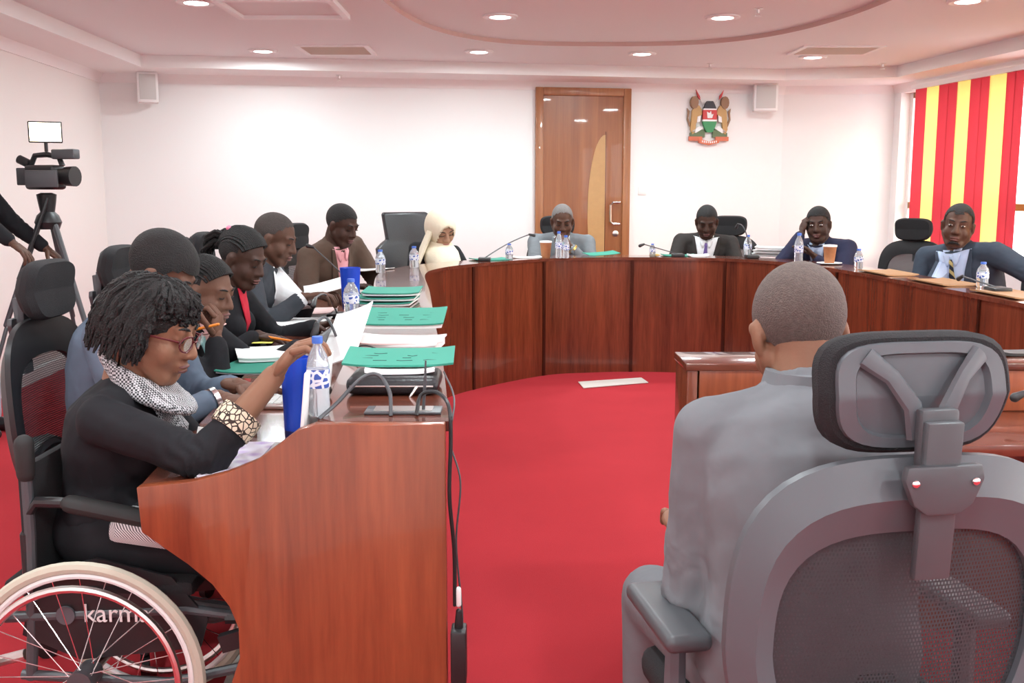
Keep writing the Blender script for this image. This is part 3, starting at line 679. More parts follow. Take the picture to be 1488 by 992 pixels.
    # ---- face details
    if eyes:
        for sg in (-1, 1):
            if eyes == 'open':
                e = MB().ell(Hd(sg * .031, .0815, .008), (.012 * hs, .0095 * hs, .0045 * hs), P.hax, 12, 8).build('eye', M['eyewhite'], P.body, off=base)
                MB().ell(Hd(sg * .031, .0895, .007), (.0055 * hs, .003 * hs, .0045 * hs), P.hax, 10, 6).build('iris', M['blackhair'], P.body, off=base)
            else:
                MB().tube([Hd(sg * (.031 + q * .015), .0885 - .004 * abs(q), .001 + .002 * abs(q)) for q in (-1, -.5, 0, .5, 1)], .0022 * hs, 6).build('eyelash', M['blackhair'], P.body, off=base)
            MB().tube([Hd(sg * (.014 + q * .036), .0925 - .012 * q * q, .029 + .006 * math.sin(q * 2.4)) for q in (0, .25, .5, .75, 1)], [.002, .0035, .0035, .003, .0015], 6).build('eyebrow', M['blackhair'], P.body, off=base)
        lm = lipc or M['lip']; MB().ell(Hd(0, .0955, -.0585), (.024 * hs, .0085 * hs, .0055 * hs), P.hax).ell(Hd(0, .0935, -.0695), (.020 * hs, .0095 * hs, .0065 * hs), P.hax).build('lips', lm, P.body, off=base)
    P.fr, P.sp, P.fwdv = fr, sp, fwd; return P
def decal(P, name, rows, m, eps=.006, cols=6, par=None, tt=.9):
    """cloth strip laid on the chest: rows of (distance below neck, x0, x1)"""
    r, f, u = P.fr(tt); vs = []; ok = True
    r7, f7, u7 = P.fr(.7)
    for s_, x0, x1 in rows:
        for j in range(cols + 1):
            x = x0 + (x1 - x0) * j / cols; b = P.N - u7 * s_ + r7 * x; o = b + f7 * .5
            h = P.bvh.ray_cast(o, -f7, .75); q = h[0] if h[0] is not None else b + f7 * .08
            vs.append(q + f7 * eps)
    k = cols + 1; m_ = MB().add(vs, [(a * k + j, a * k + j + 1, (a + 1) * k + j + 1, (a + 1) * k + j) for a in range(len(rows) - 1) for j in range(cols)])
    o = m_.build(name, m, par or P.jacket, off=P.base); so = o.modifiers.new('s', 'SOLIDIFY'); so.thickness = .004; so.offset = 0; return o
def suit(P, shirt, lap, tie=None, depth=.32, w0=.055):
    n = 8; V_ = [(d, w0 * (1 - d / depth) + .004) for d in [-.02 + (depth + .02) * i / n for i in range(n + 1)]]
    decal(P, 'shirt', [(d, -a - .012, a + .012) for d, a in V_], shirt, .004)
    for sg in (-1, 1): decal(P, 'lapel', [(d, sg * (a + .002), sg * (a + .012 + .038 * math.sin(min(1, (d + .03) / depth) * math.pi * .9))) for d, a in V_], lap, .010, 4)
    for sg in (-1, 1): decal(P, 'collar', [(-.03, sg * .012, sg * .06), (.0, sg * .008, sg * .055), (.03, sg * .012, sg * .042), (.05, sg * .024, sg * .03)], shirt, .012, 3)
    if tie: decal(P, 'tie', [(.012, -.016, .016), (.04, -.011, .011), (.10, -.018, .018), (.20, -.026, .026), (depth + .03, -.030, .030)], tie, .012, 4)
def cuffs(P, m, ks='rl', f0=.88, f1=1.0, r=.037):
    for k in ks:
        a, b = P.E[k].lerp(P.W[k], f0), P.E[k].lerp(P.W[k], f1); MB().tube([a, b], r, 14).build('cuff', m, P.jacket, off=P.base)
def caphair(P, m, front=.062, side=.0, back=-.05, g=1.04, name='hair', rec=0):
    """close cropped hair: skull shell cut along the hairline"""
    bm = bmesh.new(); bmesh.ops.create_icosphere(bm, subdivisions=4, radius=1); hs = P.hs
    kill = []
    for v in bm.verts:
        c = v.co; v.co = V((c.x * .077 * g, c.y * .0985 * g - .014, c.z * .089 * g + .032))
    for f in bm.faces:
        c = f.calc_center_median(); y = c.y
        line = side + (front - side) * max(0, min(1, (y + .0) / .06)) if y > 0 else side + (back - side) * min(1, -y / .07)
        if y > .0 and abs(c.x) > .062: line = min(line, front - .01)
        if rec and y > .03 and c.z > 0 and abs(c.x) > .025: line += rec
        if c.z < line: kill.append(f)
    bmesh.ops.delete(bm, geom=kill, context='FACES')
    for v in bm.verts: v.co = P.H(*v.co) - P.base
    me = bpy.data.meshes.new('hair'); bm.to_mesh(me); bm.free(); return link(name, me, m, P.t)
M['eyewhite'] = mat('eye_white', (.75, .70, .66), .3); M['blackhair'] = mat('black_hair', (.010, .009, .009), .75, bump=.6, bscale=260); M['lip'] = mat('lip', (.16, .06, .055), .45)
M['greyhair'] = mat('grey_stubble', (.16, .145, .14), .85, noise=.3, scale=90); M['stubble'] = mat('cropped_hair', (.05, .038, .034), .8, noise=.45, scale=120, bump=.5, bscale=350)
SK = [skin('skin_a', (.095, .042, .026)), skin('skin_b', (.06, .028, .019)), skin('skin_c', (.24, .115, .068)), skin('skin_d', (.15, .07, .045)), skin('skin_e', (.42, .24, .16))]
SH = {'white': cloth('white_shirt', (.82, .83, .85), .03), 'pink': cloth('pink_shirt', (.80, .38, .42), .04), 'lblue': cloth('light_blue_shirt', (.50, .60, .80), .04), 'red': cloth('red_blouse', (.65, .03, .06))}
G = {'grey': cloth('grey_suit', (.175, .185, .20)), 'lgrey': cloth('light_grey_suit', (.17, .185, .20)), 'char': cloth('charcoal_suit', (.045, .05, .06)), 'brown': cloth('brown_blazer', (.10, .065, .048)), 'black': cloth('black_jacket', (.014, .014, .017)),
     'bluegrey': cloth('blue_grey_shirt', (.12, .155, .21)), 'dark': cloth('dark_suit', (.035, .03, .028)), 'navy': cloth('navy_suit', (.028, .03, .065)), 'slate': cloth('slate_suit', (.045, .06, .085)), 'trouser': cloth('dark_trousers', (.02, .02, .024))}

# --- near man seen from behind
hd = aty(1160, 482, 1.80)
p = person('man in a light grey suit seen from behind with a close shaved head', (.50, 1.66, .56), hd, math.pi / 2 - .02, math.pi / 2 + .1, .35, .05, rh=(.80, 2.30, .80), lh=(.345, 1.98, .70), skin_m=SK[2], top=G['grey'], legs=G['grey'], kneew=.21, vox=.005, shw=.165, bulge=.10, wid=1.04, eyes='down', lpole=(-.12, -.9, -.8), neck=.115, shdrop=.075)
rs = [[p.N + Z * z + p.rt * a * math.cos(q) + p.fwd * (b * math.sin(q) - .004) for q in [2 * math.pi * i / 24 for i in range(24)]] for z, a, b in ((-.03, .098, .09), (.02, .082, .078), (.045, .075, .073), (.045, .070, .068))]
MB().rings(rs).build('suit_collar', G['grey'], p.jacket, off=p.base)
caphair(p, mat('shaved_hair', (.115, .085, .074), .75, noise=.45, scale=140, bump=.5, bscale=380), .06, -.01, -.055, 1.015)
# --- woman in the wheelchair
hd = aty(222, 478, 2.45)
w1 = person('woman in a black blazer with short twisted hair and glasses sitting in the wheelchair', (-.97, 2.45, .56), hd, .05, -.12, .32, 0, rh=aty(398, 546, 2.32), lh=(-.70, 2.62, .80), skin_m=SK[2], top=G['black'], legs=G['black'], fem=True, vox=.005, sleeve=.5, rcurl=.85, lcurl=.4,
            rdir=(.62, .05, .78), rpn=(.75, .1, -.6), bulge=.06, rpole=(-.1, -.7, -1), neck=.15, hs=1.04)
for k in 'rl':
    a, b = w1.E[k].lerp(w1.W[k], .34), w1.E[k].lerp(w1.W[k], .55); MB().tube([a, a.lerp(b, .5), b], [.050, .052, .050], 18).build('cuff', patmat('leopard_print', (.03, .02, .015), (.72, .60, .45), 'spot', 75, thr=.09), w1.jacket, off=w1.base)
m_ = MB(); rnd = random.Random(2); H = w1.H
m_.ell(H(0, -.022, .04), (.088, .108, .088), w1.hax, 18, 12)
for i in range(560):
    a = rnd.uniform(0, 2 * math.pi); el = math.acos(rnd.uniform(.02, 1)); d = V((math.sin(el) * math.cos(a), math.sin(el) * math.sin(a), math.cos(el)))
    p0 = V((d.x * .08, d.y * .10 - .02, d.z * .088 + .035)); L = rnd.uniform(.7, 1.0)
    out = V((d.x, d.y - .15, .0)); 
    if out.length < .2: out = V((rnd.uniform(-1, 1), rnd.uniform(-1, .8), 0))
    out.normalize(); front = out.y > .45
    drop = (.035 if front else (.15 if out.y < .2 else .11)) * L; pts = []
    for q in (0, .2, .4, .6, .8, 1):
        zz = p0.z + .02 * math.sin(q * 3) * (1 - q) - max(0, (p0.z - (.055 if front else -.075))) * q ** 1.2 * L
        R_ = V((.098, .118)) if not front else V((.088, .108)); rx = p0.x + (out.x * R_.x - p0.x) * min(1, q * 1.5); ry = p0.y + (out.y * R_.y - .02 - p0.y) * min(1, q * 1.5)
        j = .006; pts.append(H(rx + rnd.uniform(-j, j), ry + rnd.uniform(-j, j), zz + rnd.uniform(-j, j)))
    m_.tube(pts, [.006, .0065, .0065, .006, .005, .003], 5)
m_.build('hair', M['blackhair'], w1.t, off=w1.base)
g = MB()      # glasses
for sg in (-1, 1):
    g.tube([H(sg * .033 + .024 * math.cos(q), .104 - .010 * abs(math.cos(q)) * (1 if sg * math.cos(q) > 0 else 0), .002 + .019 * math.sin(q)) for q in [2 * math.pi * i / 16 for i in range(16)]], .0023, 6, closed=True)
    g.tube([H(sg * .058, .092, .008), H(sg * .078, .05, .008), H(sg * .082, -.01, .004)], .0024, 6)
g.tube([H(-.010, .107, .006), H(.010, .107, .006)], .002, 6)
gl = g.build('glasses', mat('red_black_frame', (.10, .012, .016), .3), w1.t, off=w1.base)
for sg in (-1, 1): MB().ell(H(sg * .033, .103, .002), (.0215, .0015, .0165), w1.hax, 16, 8).build('lens', mat('lens_%d' % (sg + 1), (.7, .85, .8), .05, alpha=.18), gl, off=w1.base)
MB().ell(H(.080, -.006, -.045), (.004, .005, .010), w1.hax).build('earring', M['chrome'], w1.t, off=w1.base)
houn = patmat('houndstooth', (.04, .04, .045), (.62, .62, .64), 'check', 210)
sc = MB(); u_ = Z
for k in range(3):
    pts = [w1.N + Z * (.045 - .028 * k) + V((math.cos(q) * (.072 + .008 * k) + .012 + .022 * k, math.sin(q) * (.07 + .008 * k), -.045 * math.cos(q))) for q in [2 * math.pi * i / 20 for i in range(20)]]
    sc.tube(pts, .015, 8, closed=True)
sm = remesh(sc, .009, 3); shift(sm, w1.base); link('scarf', sm, houn, w1.t)
r7, f7, u7 = w1.fr(.7)
decal(w1, 'scarf_tail', [(.02, -.08, .05), (.08, -.085, .03), (.15, -.085, .01), (.22, -.08, -.01), (.27, -.075, -.02)], houn, .014, 6, w1.t)
MB().obox(V((-.80, 2.30, .595)), (V((1, 0, -.15)).normalized(), Y, V((.15, 0, 1)).normalized()), (.12, .07, .03)).build('skirt_panel', patmat('check_trousers', (.10, .10, .11), (.72, .72, .73), 'stripe', 85, rot=(.3, .5, .8)), w1.t, off=w1.base, bevel=.02)
# --- man in blue grey shirt, leaning over his laptop
hd = aty(236, 396, 3.10)
p = person('man in a blue grey shirt hunched over his laptop beside the wheelchair', (-1.20, 3.12, .56), hd, 0, -.05, .65, 0, rh=aty(318, 578, 2.98), lh=aty(345, 560, 3.15), skin_m=SK[3], top=G['bluegrey'], legs=G['trouser'], vox=.0055, bulge=.12, rdir=(.8, .15, -.15), ldir=(.8, -.2, -.1), sleeve=.95, wid=1.08, shdrop=.07)
caphair(p, M['blackhair'], .055, .0, -.045, 1.10)
MB().tube([p.E['r'].lerp(p.W['r'], .93), p.E['r'].lerp(p.W['r'], .99)], .038, 14).build('watch', M['steel'], p.t, off=p.base)
# --- woman with thin braids, fist on her mouth
hd = aty(300, 424, 3.72)
chin = hd + V((.10, -.03, -.13))
b3 = person('woman with thin swept back braids resting her chin on her fist', (-1.25, 3.77, .55), hd, 0, -.28, .25, 0, rh=aty(313, 492, 3.62), lh=(-.80, 3.85, .79), skin_m=SK[3], top=G['black'], legs=G['trouser'], fem=True, rcurl=1.15, rdir=(.15, .05, 1), rpn=(-.9, .2, .1), rpole=(.3, -.5, -1), bulge=.10)
def braids(P, m, n=22, tail=.10, zend=-.06, name='hair', r=.006, spread=1.0, up=0):
    m2 = MB(); H = P.H; m2.ell(H(0, -.022, .036), (.0775 * P.hs, .096 * P.hs, .088 * P.hs), P.hax, 18, 12)
    for i in range(n):
        a = -1 + 2 * i / (n - 1); x0 = a * .072; pts = []
        for q in [k / 9 for k in range(10)]:
            ang = .62 - q * 2.75; y = .099 * math.sin(ang + .55) - .014; z = .032 + .092 * math.cos(ang + .55 - .0) ; sx = math.sqrt(max(.05, 1 - (a * .93) ** 2))
            y = -.014 + .108 * math.sin(ang + .35) * (.35 + .65 * sx); z = .032 + .100 * math.cos(ang + .35) * sx
            pts.append(H(x0 * (1 - .35 * q * q), y, z))
        pts += [H(x0 * .55, -.105, zend + .01 + up), H(x0 * .5, -.115, zend - tail * .5 + up), H(x0 * .5, -.11, zend - tail + up)]
        m2.tube(pts, r * P.hs, 6)
    return m2.build(name, m, P.t, off=P.base)
braids(b3, M['blackhair'], 24, .12)
decal(b3, 'collar', [(-.035, -.075, .075), (-.005, -.08, .08), (.03, -.05, .05)], mat('pink_collar', (.85, .50, .47), .8), .012, 8)
for sg in (-1, 1): decal(b3, 'lanyard', [(.0, sg * .05, sg * .075), (.1, sg * .03, sg * .055), (.2, sg * .012, sg * .036), (.28, sg * .002, sg * .026)], mat('teal_ribbon', (.22, .42, .42), .7), .014, 3)
tag(MB().cap(b3.W['r'] + V((-.07, -.035, .035)), .005, b3.W['r'] + V((.03, -.06, .06)), .005, 8).build('pen', M['orange']), 'orange pen held in the fist of the woman with thin braids', 'pen')
# --- woman with gathered braids and a red blouse
hd = aty(352, 376, 4.30)
b4 = person('woman in a dark jacket and red blouse with gathered braids and an earring', (-1.27, 4.34, .56), hd, 0, -.32, .38, 0, rh=aty(375, 488, 4.12), lh=(-.85, 4.45, .79), skin_m=SK[1], top=G['black'], legs=G['trouser'], fem=True, rdir=(.9, -.1, -.1), rcurl=.35, bulge=.08)
braids(b4, M['blackhair'], 26, .03, .0, r=.008, up=.03)
m2 = MB(); H = b4.H
for i in range(26):
    a = random.uniform(-1, 1); b = random.uniform(-1, 1); m2.tube([H(.02 * a, -.095, .055 + .02 * b), H(.05 * a, -.135, .05 + .03 * b), H(.055 * a, -.165, .01 + .04 * b), H(.04 * a, -.17, -.06 + .03 * b), H(.03 * a, -.15, -.12 + .02 * b)], .008, 6)
m2.build('pony_tail', M['blackhair'], b4.t, off=b4.base)
MB().ell(H(.03, -.085, .105), (.012, .01, .012), b4.hax).build('hair_bead', mat('pink_bead', (.9, .25, .4), .4), b4.t, off=b4.base)
MB().ell(H(.083, .0, -.045), (.006, .006, .009), b4.hax).build('earring', M['brass'], b4.t, off=b4.base)
decal(b4, 'blouse', [(-.02, -.05, .05), (.05, -.045, .045), (.12, -.03, .03), (.2, -.01, .01)], SH['red'], .008, 6)
pw = b4.W['r']; tag(MB().cap(pw + V((.05, -.03, .0)), .005, pw + V((.17, -.09, -.01)), .004, 8).build('pen', M['orange']), 'orange pen in the flat hand of the woman with the red blouse', 'pen')
# --- bald man in charcoal suit
hd = aty(400, 347, 5.0)
p = person('bald man in a charcoal suit reading papers in profile', (-1.38, 5.0, .57), hd, -.05, -.15, .35, 0, rh=aty(440, 432, 4.78), lh=aty(452, 428, 4.98), skin_m=SK[0], top=G['char'], legs=G['trouser'], rdir=(.9, .1, .15), ldir=(.9, -.1, .15), rcurl=.7, lcurl=.7, bulge=.08, wid=1.1, hs=1.03)
caphair(p, M['stubble'], .085, .02, -.045, 1.012); cuffs(p, SH['white']); decal(p, 'shirt', [(-.02, -.045, .045), (.08, -.04, .04), (.2, -.01, .01)], SH['white'], .008)
# --- man in brown blazer
hd = aty(497, 327, 6.4)
p = person('man in a brown blazer and pink shirt reading at the desk', (-1.30, 6.64, .57), hd, -.50, -.55, .38, 0, rh=(-.98, 6.10, .80), lh=(-.72, 6.42, .83), skin_m=SK[1], top=G['brown'], legs=G['trouser'], bulge=.06, wid=1.12, hs=1.06, rcurl=.6, lcurl=.6)
caphair(p, M['blackhair'], .07, .01, -.045, 1.03); suit(p, SH['pink'], G['brown'])
# --- woman with cream headscarf
hd = aty(641, 332, 7.68)
h7 = person('woman in a cream headscarf and black dress looking down', (-.70, 7.86, .55), hd, -1.05, -1.0, .55, -.15, rh=(-.56, 7.36, .80), lh=(-.30, 7.56, .80), skin_m=SK[4], top=G['black'], legs=G['black'], fem=True, bulge=.06, hs=1.15, lipc=mat('lip_rose', (.4, .16, .14), .5))
H = h7.H; scarf = mat('cream_scarf', (.80, .72, .56), .85, bump=.3, bscale=30)
bm = bmesh.new(); bmesh.ops.create_icosphere(bm, subdivisions=4, radius=1)
for v in bm.verts: c = v.co; v.co = V((c.x * .098, c.y * .122 - .018, c.z * .130 + .0))
bmesh.ops.delete(bm, geom=[f for f in bm.faces if f.calc_center_median().y > .045 and (f.calc_center_median().x / .058) ** 2 + ((f.calc_center_median().z + .025) / .088) ** 2 < 1], context='FACES')
for v in bm.verts: v.co = H(*v.co) - h7.base
me = bpy.data.meshes.new('headscarf'); bm.to_mesh(me); bm.free(); hs_ = link('headscarf', me, scarf, h7.t); so = hs_.modifiers.new('s', 'SOLIDIFY'); so.thickness = .008
rs = []
for k, (a, b, dz, fy) in enumerate(((.085, .080, -.095, -.015), (.10, .10, -.125, .0), (.125, .125, -.17, .03), (.135, .14, -.23, .05), (.12, .155, -.30, .08), (.09, .14, -.36, .11), (.05, .10, -.40, .14))):
    c = hd + Z * dz + h7.fwd * (fy - .03); rs.append([c + h7.rt * a * math.cos(q) * (1 + .05 * math.sin(5 * q + k)) + h7.fwd * b * math.sin(q) - Z * (.05 * math.sin(q) * (k > 3)) for q in [2 * math.pi * i / 28 for i in range(28)]])
MB().rings(rs, caps=False).build('scarf_drape', scarf, h7.t, off=h7.base)
a_ = hd - h7.rt * -.02; MB().tube([hd + h7.rt * .09 - Z * .02, hd + h7.rt * .16 - Z * .18 - h7.fwd * .02, hd + h7.rt * .23 - Z * .33, hd + h7.rt * .25 - Z * .36], [.05, .045, .025, .015], 10, flat=.5).build('scarf_tail', scarf, h7.t, off=h7.base)
# --- grey suited man by the door, hand at his chin
hd = aty(817, 321, 8.45)
p8 = person('man in a grey suit by the door with one hand raised to his chin', (.40, 8.62, .57), hd, -1.57, -1.57, .35, 0, rh=(.28, 8.05, .84), lh=hd + V((.06, -.16, -.20)), skin_m=SK[0], top=G['lgrey'], legs=G['trouser'], lcurl=1.0, ldir=(-.55, -.1, .6), lpn=(-.6, .3, -.2), lpole=(.6, -.3, -1), bulge=.05, wid=1.15, hs=1.12)
caphair(p8, M['greyhair'], .09, .0, -.05, 1.012); suit(p8, SH['white'], G['lgrey']); pw = p8.W['l']
MB().tube([p8.E['l'].lerp(pw, .86), p8.E['l'].lerp(pw, .93)], .044, 14).build('watch', M['brass'], p8.t, off=p8.base)
# --- man with purple tie
hd = aty(1027, 322, 8.5)
p = person('man in a dark brown suit with a purple tie looking down', (1.62, 8.70, .57), hd, -1.75, -1.75, .42, 0, rh=(1.35, 8.18, .80), lh=(1.72, 8.16, .80), skin_m=SK[1], top=G['dark'], legs=G['trouser'], bulge=.05, wid=1.1, hs=1.10)
caphair(p, M['blackhair'], .075, .01, -.045, 1.025); suit(p, SH['white'], G['dark'], mat('purple_tie', (.13, .08, .28), .6), w0=.085)
# --- navy suit man, cheek on hand
hd = aty(1189, 326, 7.66)
p = person('man in a navy suit resting his cheek on his raised hand', (2.52, 7.92, .57), hd, -2.3, -2.0, .12, -.05, rh=hd + V((-.125, -.02, -.06)), lh=(2.2, 7.45, .91), skin_m=SK[1], top=G['navy'], legs=G['trouser'], bulge=.05, wid=1.12, hs=1.10, rcurl=1.0, rdir=(.25, .1, 1), rpn=(1, .2, -.1), rpole=(-.8, -.4, -1), eyes='open')
caphair(p, M['blackhair'], .07, .0, -.045, 1.03); suit(p, SH['lblue'], G['navy'])
# --- slate suit man with striped tie
hd = aty(1392, 328, 6.30)
p = person('man in a slate blue suit with a black and gold striped tie leaning back', (2.98, 6.45, .57), hd, -2.45, -2.05, .05, .12, rh=(2.56, 6.25, .79), lh=(3.02, 5.78, .72), skin_m=SK[0], top=G['slate'], legs=G['trouser'], bulge=.03, wid=1.2, hs=1.12, eyes='open', lpole=(.9, -.5, -.2))
caphair(p, M['blackhair'], .068, .0, -.045, 1.02, rec=.02); suit(p, SH['lblue'], G['slate'], patmat('striped_tie', (.015, .017, .03), (.50, .40, .16), 'stripe', 11, rot=(.5, .6, .2), thr=.55), .40, .095)
MB().tube([p.H(.025 * math.sin(a) * 1.2, .075 + .022 * math.cos(a * .7), -.095 + .012 * math.cos(a)) for a in (-1.6, -.8, 0, .8, 1.6)], [.003, .006, .008, .006, .003], 8).build('beard', M['blackhair'], p.t, off=p.base)
# --- camera operator standing by the left wall
op = person('camera operator in a black top standing behind the video tripod', (-3.02, 5.70, .95), (-3.03, 5.72, 1.63), -.1, -.1, .1, 0, rh=aty(48, 378, 5.5), lh=(-2.70, 5.95, 1.05), skin_m=SK[0], top=G['black'], legs=None, bulge=.02, vox=.008)
mb = MB()
for sg in (-1, 1):
    a = V((-3.02, 5.70 + sg * .1, .95)); mb.cap(a, .095, a + V((0, sg * .02, -.45)), .07, 12); mb.cap(a + V((0, sg * .02, -.45)), .068, a + V((0, sg * .03, -.86)), .05, 12)
mb.ell((-3.02, 5.70, .95), (.13, .17, .12)); lm = remesh(mb, .016); shift(lm, op.base); link('trousers', lm, cloth('pale_jeans', (.55, .60, .68)), op.t)
for sg in (-1, 1): MB().cap((-3.06, 5.70 + sg * .13, .045), .045, (-2.88, 5.70 + sg * .13, .04), .036, 10).build('shoe', M['leather'], op.t, off=op.base)
caphair(op, M['blackhair'])
MB().ell(op.H(0, .11, .07), (.08, .07, .012), op.hax).build('cap_brim', M['black'], op.t, off=op.base)

# ---------------------------------------------------------------- wheelchair
wc = thing('wheelchair', 'manual wheelchair with beige tyres and silver push rims at the desk end', 'wheelchair', (-.98, 2.43, 0))
WO = V((-.98, 2.43, 0))
def wpart(nm, mb, m, par=None, **k): return mb.build(nm, m, par or wc, off=WO, **k)
for yy, sg in ((2.20, -1), (2.66, 1)):
    c = V((-.973, yy, .277)); circ = lambda r, n=56, dy=0: [c + V((r * math.cos(q), dy, r * math.sin(q))) for q in [2 * math.pi * i / n for i in range(n)]]
    wh = wpart('wheel', MB().tube(circ(.262), .014, 8, closed=True), M['tyre'])
    MB().tube(circ(.243), .008, 8, closed=True).build('rim', M['white'], wh, off=WO); MB().tube(circ(.225, dy=sg * .035), .009, 8, closed=True).build('push_rim', M['steel'], wh, off=WO)
    MB().tube([c + V((0, sg * .035, 0)), c - V((0, sg * .035, 0))], .028, 16).build('hub', M['greydark'], wh, off=WO)
    for i in range(24):
        q = 2 * math.pi * i / 24; q2 = q + (.5 if i % 2 else -.5); MB().tube([c + V((.026 * math.cos(q2), sg * .02 * (1 if i % 4 < 2 else -1), .026 * math.sin(q2))), c + V((.240 * math.cos(q), 0, .240 * math.sin(q)))], .0013, 4).build('spoke', M['chrome'], wh, off=WO)
    i_ = yy - sg * .05
    wpart('side_guard', MB().prism([(-1.13, .36), (-1.10, .50), (-.95, .545), (-.78, .50), (-.70, .40), (-.72, .33), (-1.0, .30)], (0, i_, 0), X, Z, -Y * sg, -.008), M['black'])
    fr_ = MB(); fr_.tube([(-1.10, i_, .80), (-1.10, i_, .60), (-1.11, i_, .36), (-1.12, i_, .25)], .013, 10); fr_.tube([(-1.17, i_, .40), (-.75, i_, .42), (-.60, i_, .40), (-.52, i_, .15)], .013, 10); fr_.tube([(-1.14, i_, .26), (-.80, i_, .24), (-.62, i_, .28)], .012, 10)
    wpart('frame_tube', fr_, M['greydark'])
    ar = MB(); ar.tube([(-1.11, i_, .45), (-1.11, i_, .60), (-1.10, i_, .65), (-1.08, i_, .675), (-.98, i_, .672)], .013, 10); wpart('arm_tube', ar, M['black'])
    wpart('arm_pad', MB().cap((-1.00, i_, .67), .026, (-.76, i_, .62), .026, 12, flat=.8), M['rubber'])
    wpart('push_handle', MB().cap((-1.10, i_, .74), .020, (-1.10, i_, .81), .022, 12), M['rubber'])
    bt = MB(); bt.obox((-.62, i_ - sg * -.02, .36), (V((1, 0, .3)).normalized(), Y, V((-.3, 0, 1)).normalized()), (.05, .012, .02)); bt.tube([(-.66, i_, .40), (-.56, i_, .40)], .016, 8); wpart('brake', bt, M['black'])
    cs = wpart('caster', MB().tube([(-.60 + .07 * math.cos(q), i_, .075 + .07 * math.sin(q)) for q in [2 * math.pi * i / 24 for i in range(24)]], .012, 8, closed=True), M['rubber'])
    MB().tube([(-.60, i_ - .012, .075), (-.60, i_ + .012, .075)], .05, 14).build('caster_hub', M['white'], cs, off=WO); MB().tube([(-.60, i_ + .022, .07), (-.61, i_ + .02, .17), (-.61, i_, .25)], .009, 8).build('fork', M['steel'], cs, off=WO)
    wpart('foot_plate', MB().box(-.50, -.36, min(i_, i_ - sg * .16), max(i_, i_ - sg * .16), .10, .112), M['greydark'])
wpart('seat', MB().obox((-.95, 2.43, .47), AX, (.22, .19, .02)), M['blackfab'], bevel=.015); wpart('backrest', MB().obox((-1.105, 2.43, .60), AX, (.012, .19, .16)), M['blackfab'], bevel=.008)
wpart('axle', MB().tube([(-.973, 2.22, .277), (-.973, 2.64, .277)], .014, 10), M['steel']); wpart('anti_tip_bar', MB().tube([(-1.14, 2.27, .30), (-1.45, 2.26, .22)], .013, 10), M['steel'])
text_mesh('brand_text', 'karma', .062, M['white'], wc, V((-.985, 2.236, .395)) - WO)
b_ = MB().lathe([(.001, 0), (.022, 0), (.022, .006), (.001, .006)], 18).build('badge', M['greyplast'], wc); b_.rotation_euler = (math.pi / 2, 0, 0); b_.location = V((-1.025, 2.24, .41)) - WO

# ---------------------------------------------------------------- things on the desks
def lab(o, l, c, g=None): return tag(o, l, c, g)
def bottle(p, label, h=.205, r=.031):
    t = thing('water_bottle', label, 'bottle', p, 0, 'plastic water bottles')
    b = MB().lathe([(.001, .002), (r * .85, 0), (r, .01), (r * .94, h * .3), (r, h * .35), (r, h * .62), (r * .85, h * .74), (r * .42, h * .88), (r * .40, h * .93), (.001, h * .93)], 20).build('body', M['water'], t)
    MB().lathe([(r * 1.01, h * .36), (r * 1.02, h * .37), (r * 1.02, h * .58), (r * 1.01, h * .59)], 20).build('label', M['label'], b); MB().lathe([(.001, h), (r * .46, h), (r * .48, h * .985), (r * .48, h * .915), (.001, h * .915)], 16).build('cap', M['cap'], t); return t
def tumbler(p, label, h=.19, r=.038):
    t = thing('tumbler', label, 'tumbler', p, 0, 'blue tumblers'); MB().lathe([(.001, .03), (r * .86, .03), (r * .98, h * .8), (r * 1.04, h), (r * .98, h), (r * .9, h * .8), (.001, h * .5)], 24).build('cup', M['blue'], t); MB().lathe([(.001, 0), (r * .84, 0), (r * .86, .03), (.001, .03)], 24).build('base', M['navy'], t)
def cup(p, label, saucer=False):
    t = thing('coffee_cup', label, 'cup', p); z = .008 if saucer else 0
    if saucer: MB().lathe([(.001, 0), (.05, 0), (.085, .010), (.083, .013), (.04, .008), (.001, .008)], 24).build('saucer', M['white'], t)
    MB().lathe([(.001, z), (.032, z), (.045, z + .115), (.042, z + .115), (.03, z + .01), (.001, z + .01)], 20).build('cup', M['cup'], t); MB().lathe([(.040, z + .112), (.048, z + .112), (.047, z + .124), (.001, z + .128), (.001, z + .12)], 20).build('lid', M['white'], t)
def mic(base, tip, label, bend=.1):
    base, tip = V(base), V(tip); t = thing('gooseneck_microphone', label, 'microphone', base, 0, 'gooseneck microphones'); d = tip - base
    MB().obox((0, 0, .012), AX, (.045, .06, .012)).build('base', M['black'], t, bevel=.006); pts = [V((0, 0, .02)) + d * q + Z * bend * math.sin(q * math.pi) * .6 for q in [i / 10 for i in range(10)]]
    MB().tube(pts, .0042, 6).build('gooseneck', M['greydark'], t); MB().cap(pts[-1], .008, d + Z * .0, .013, 10).build('head', M['black'], t)
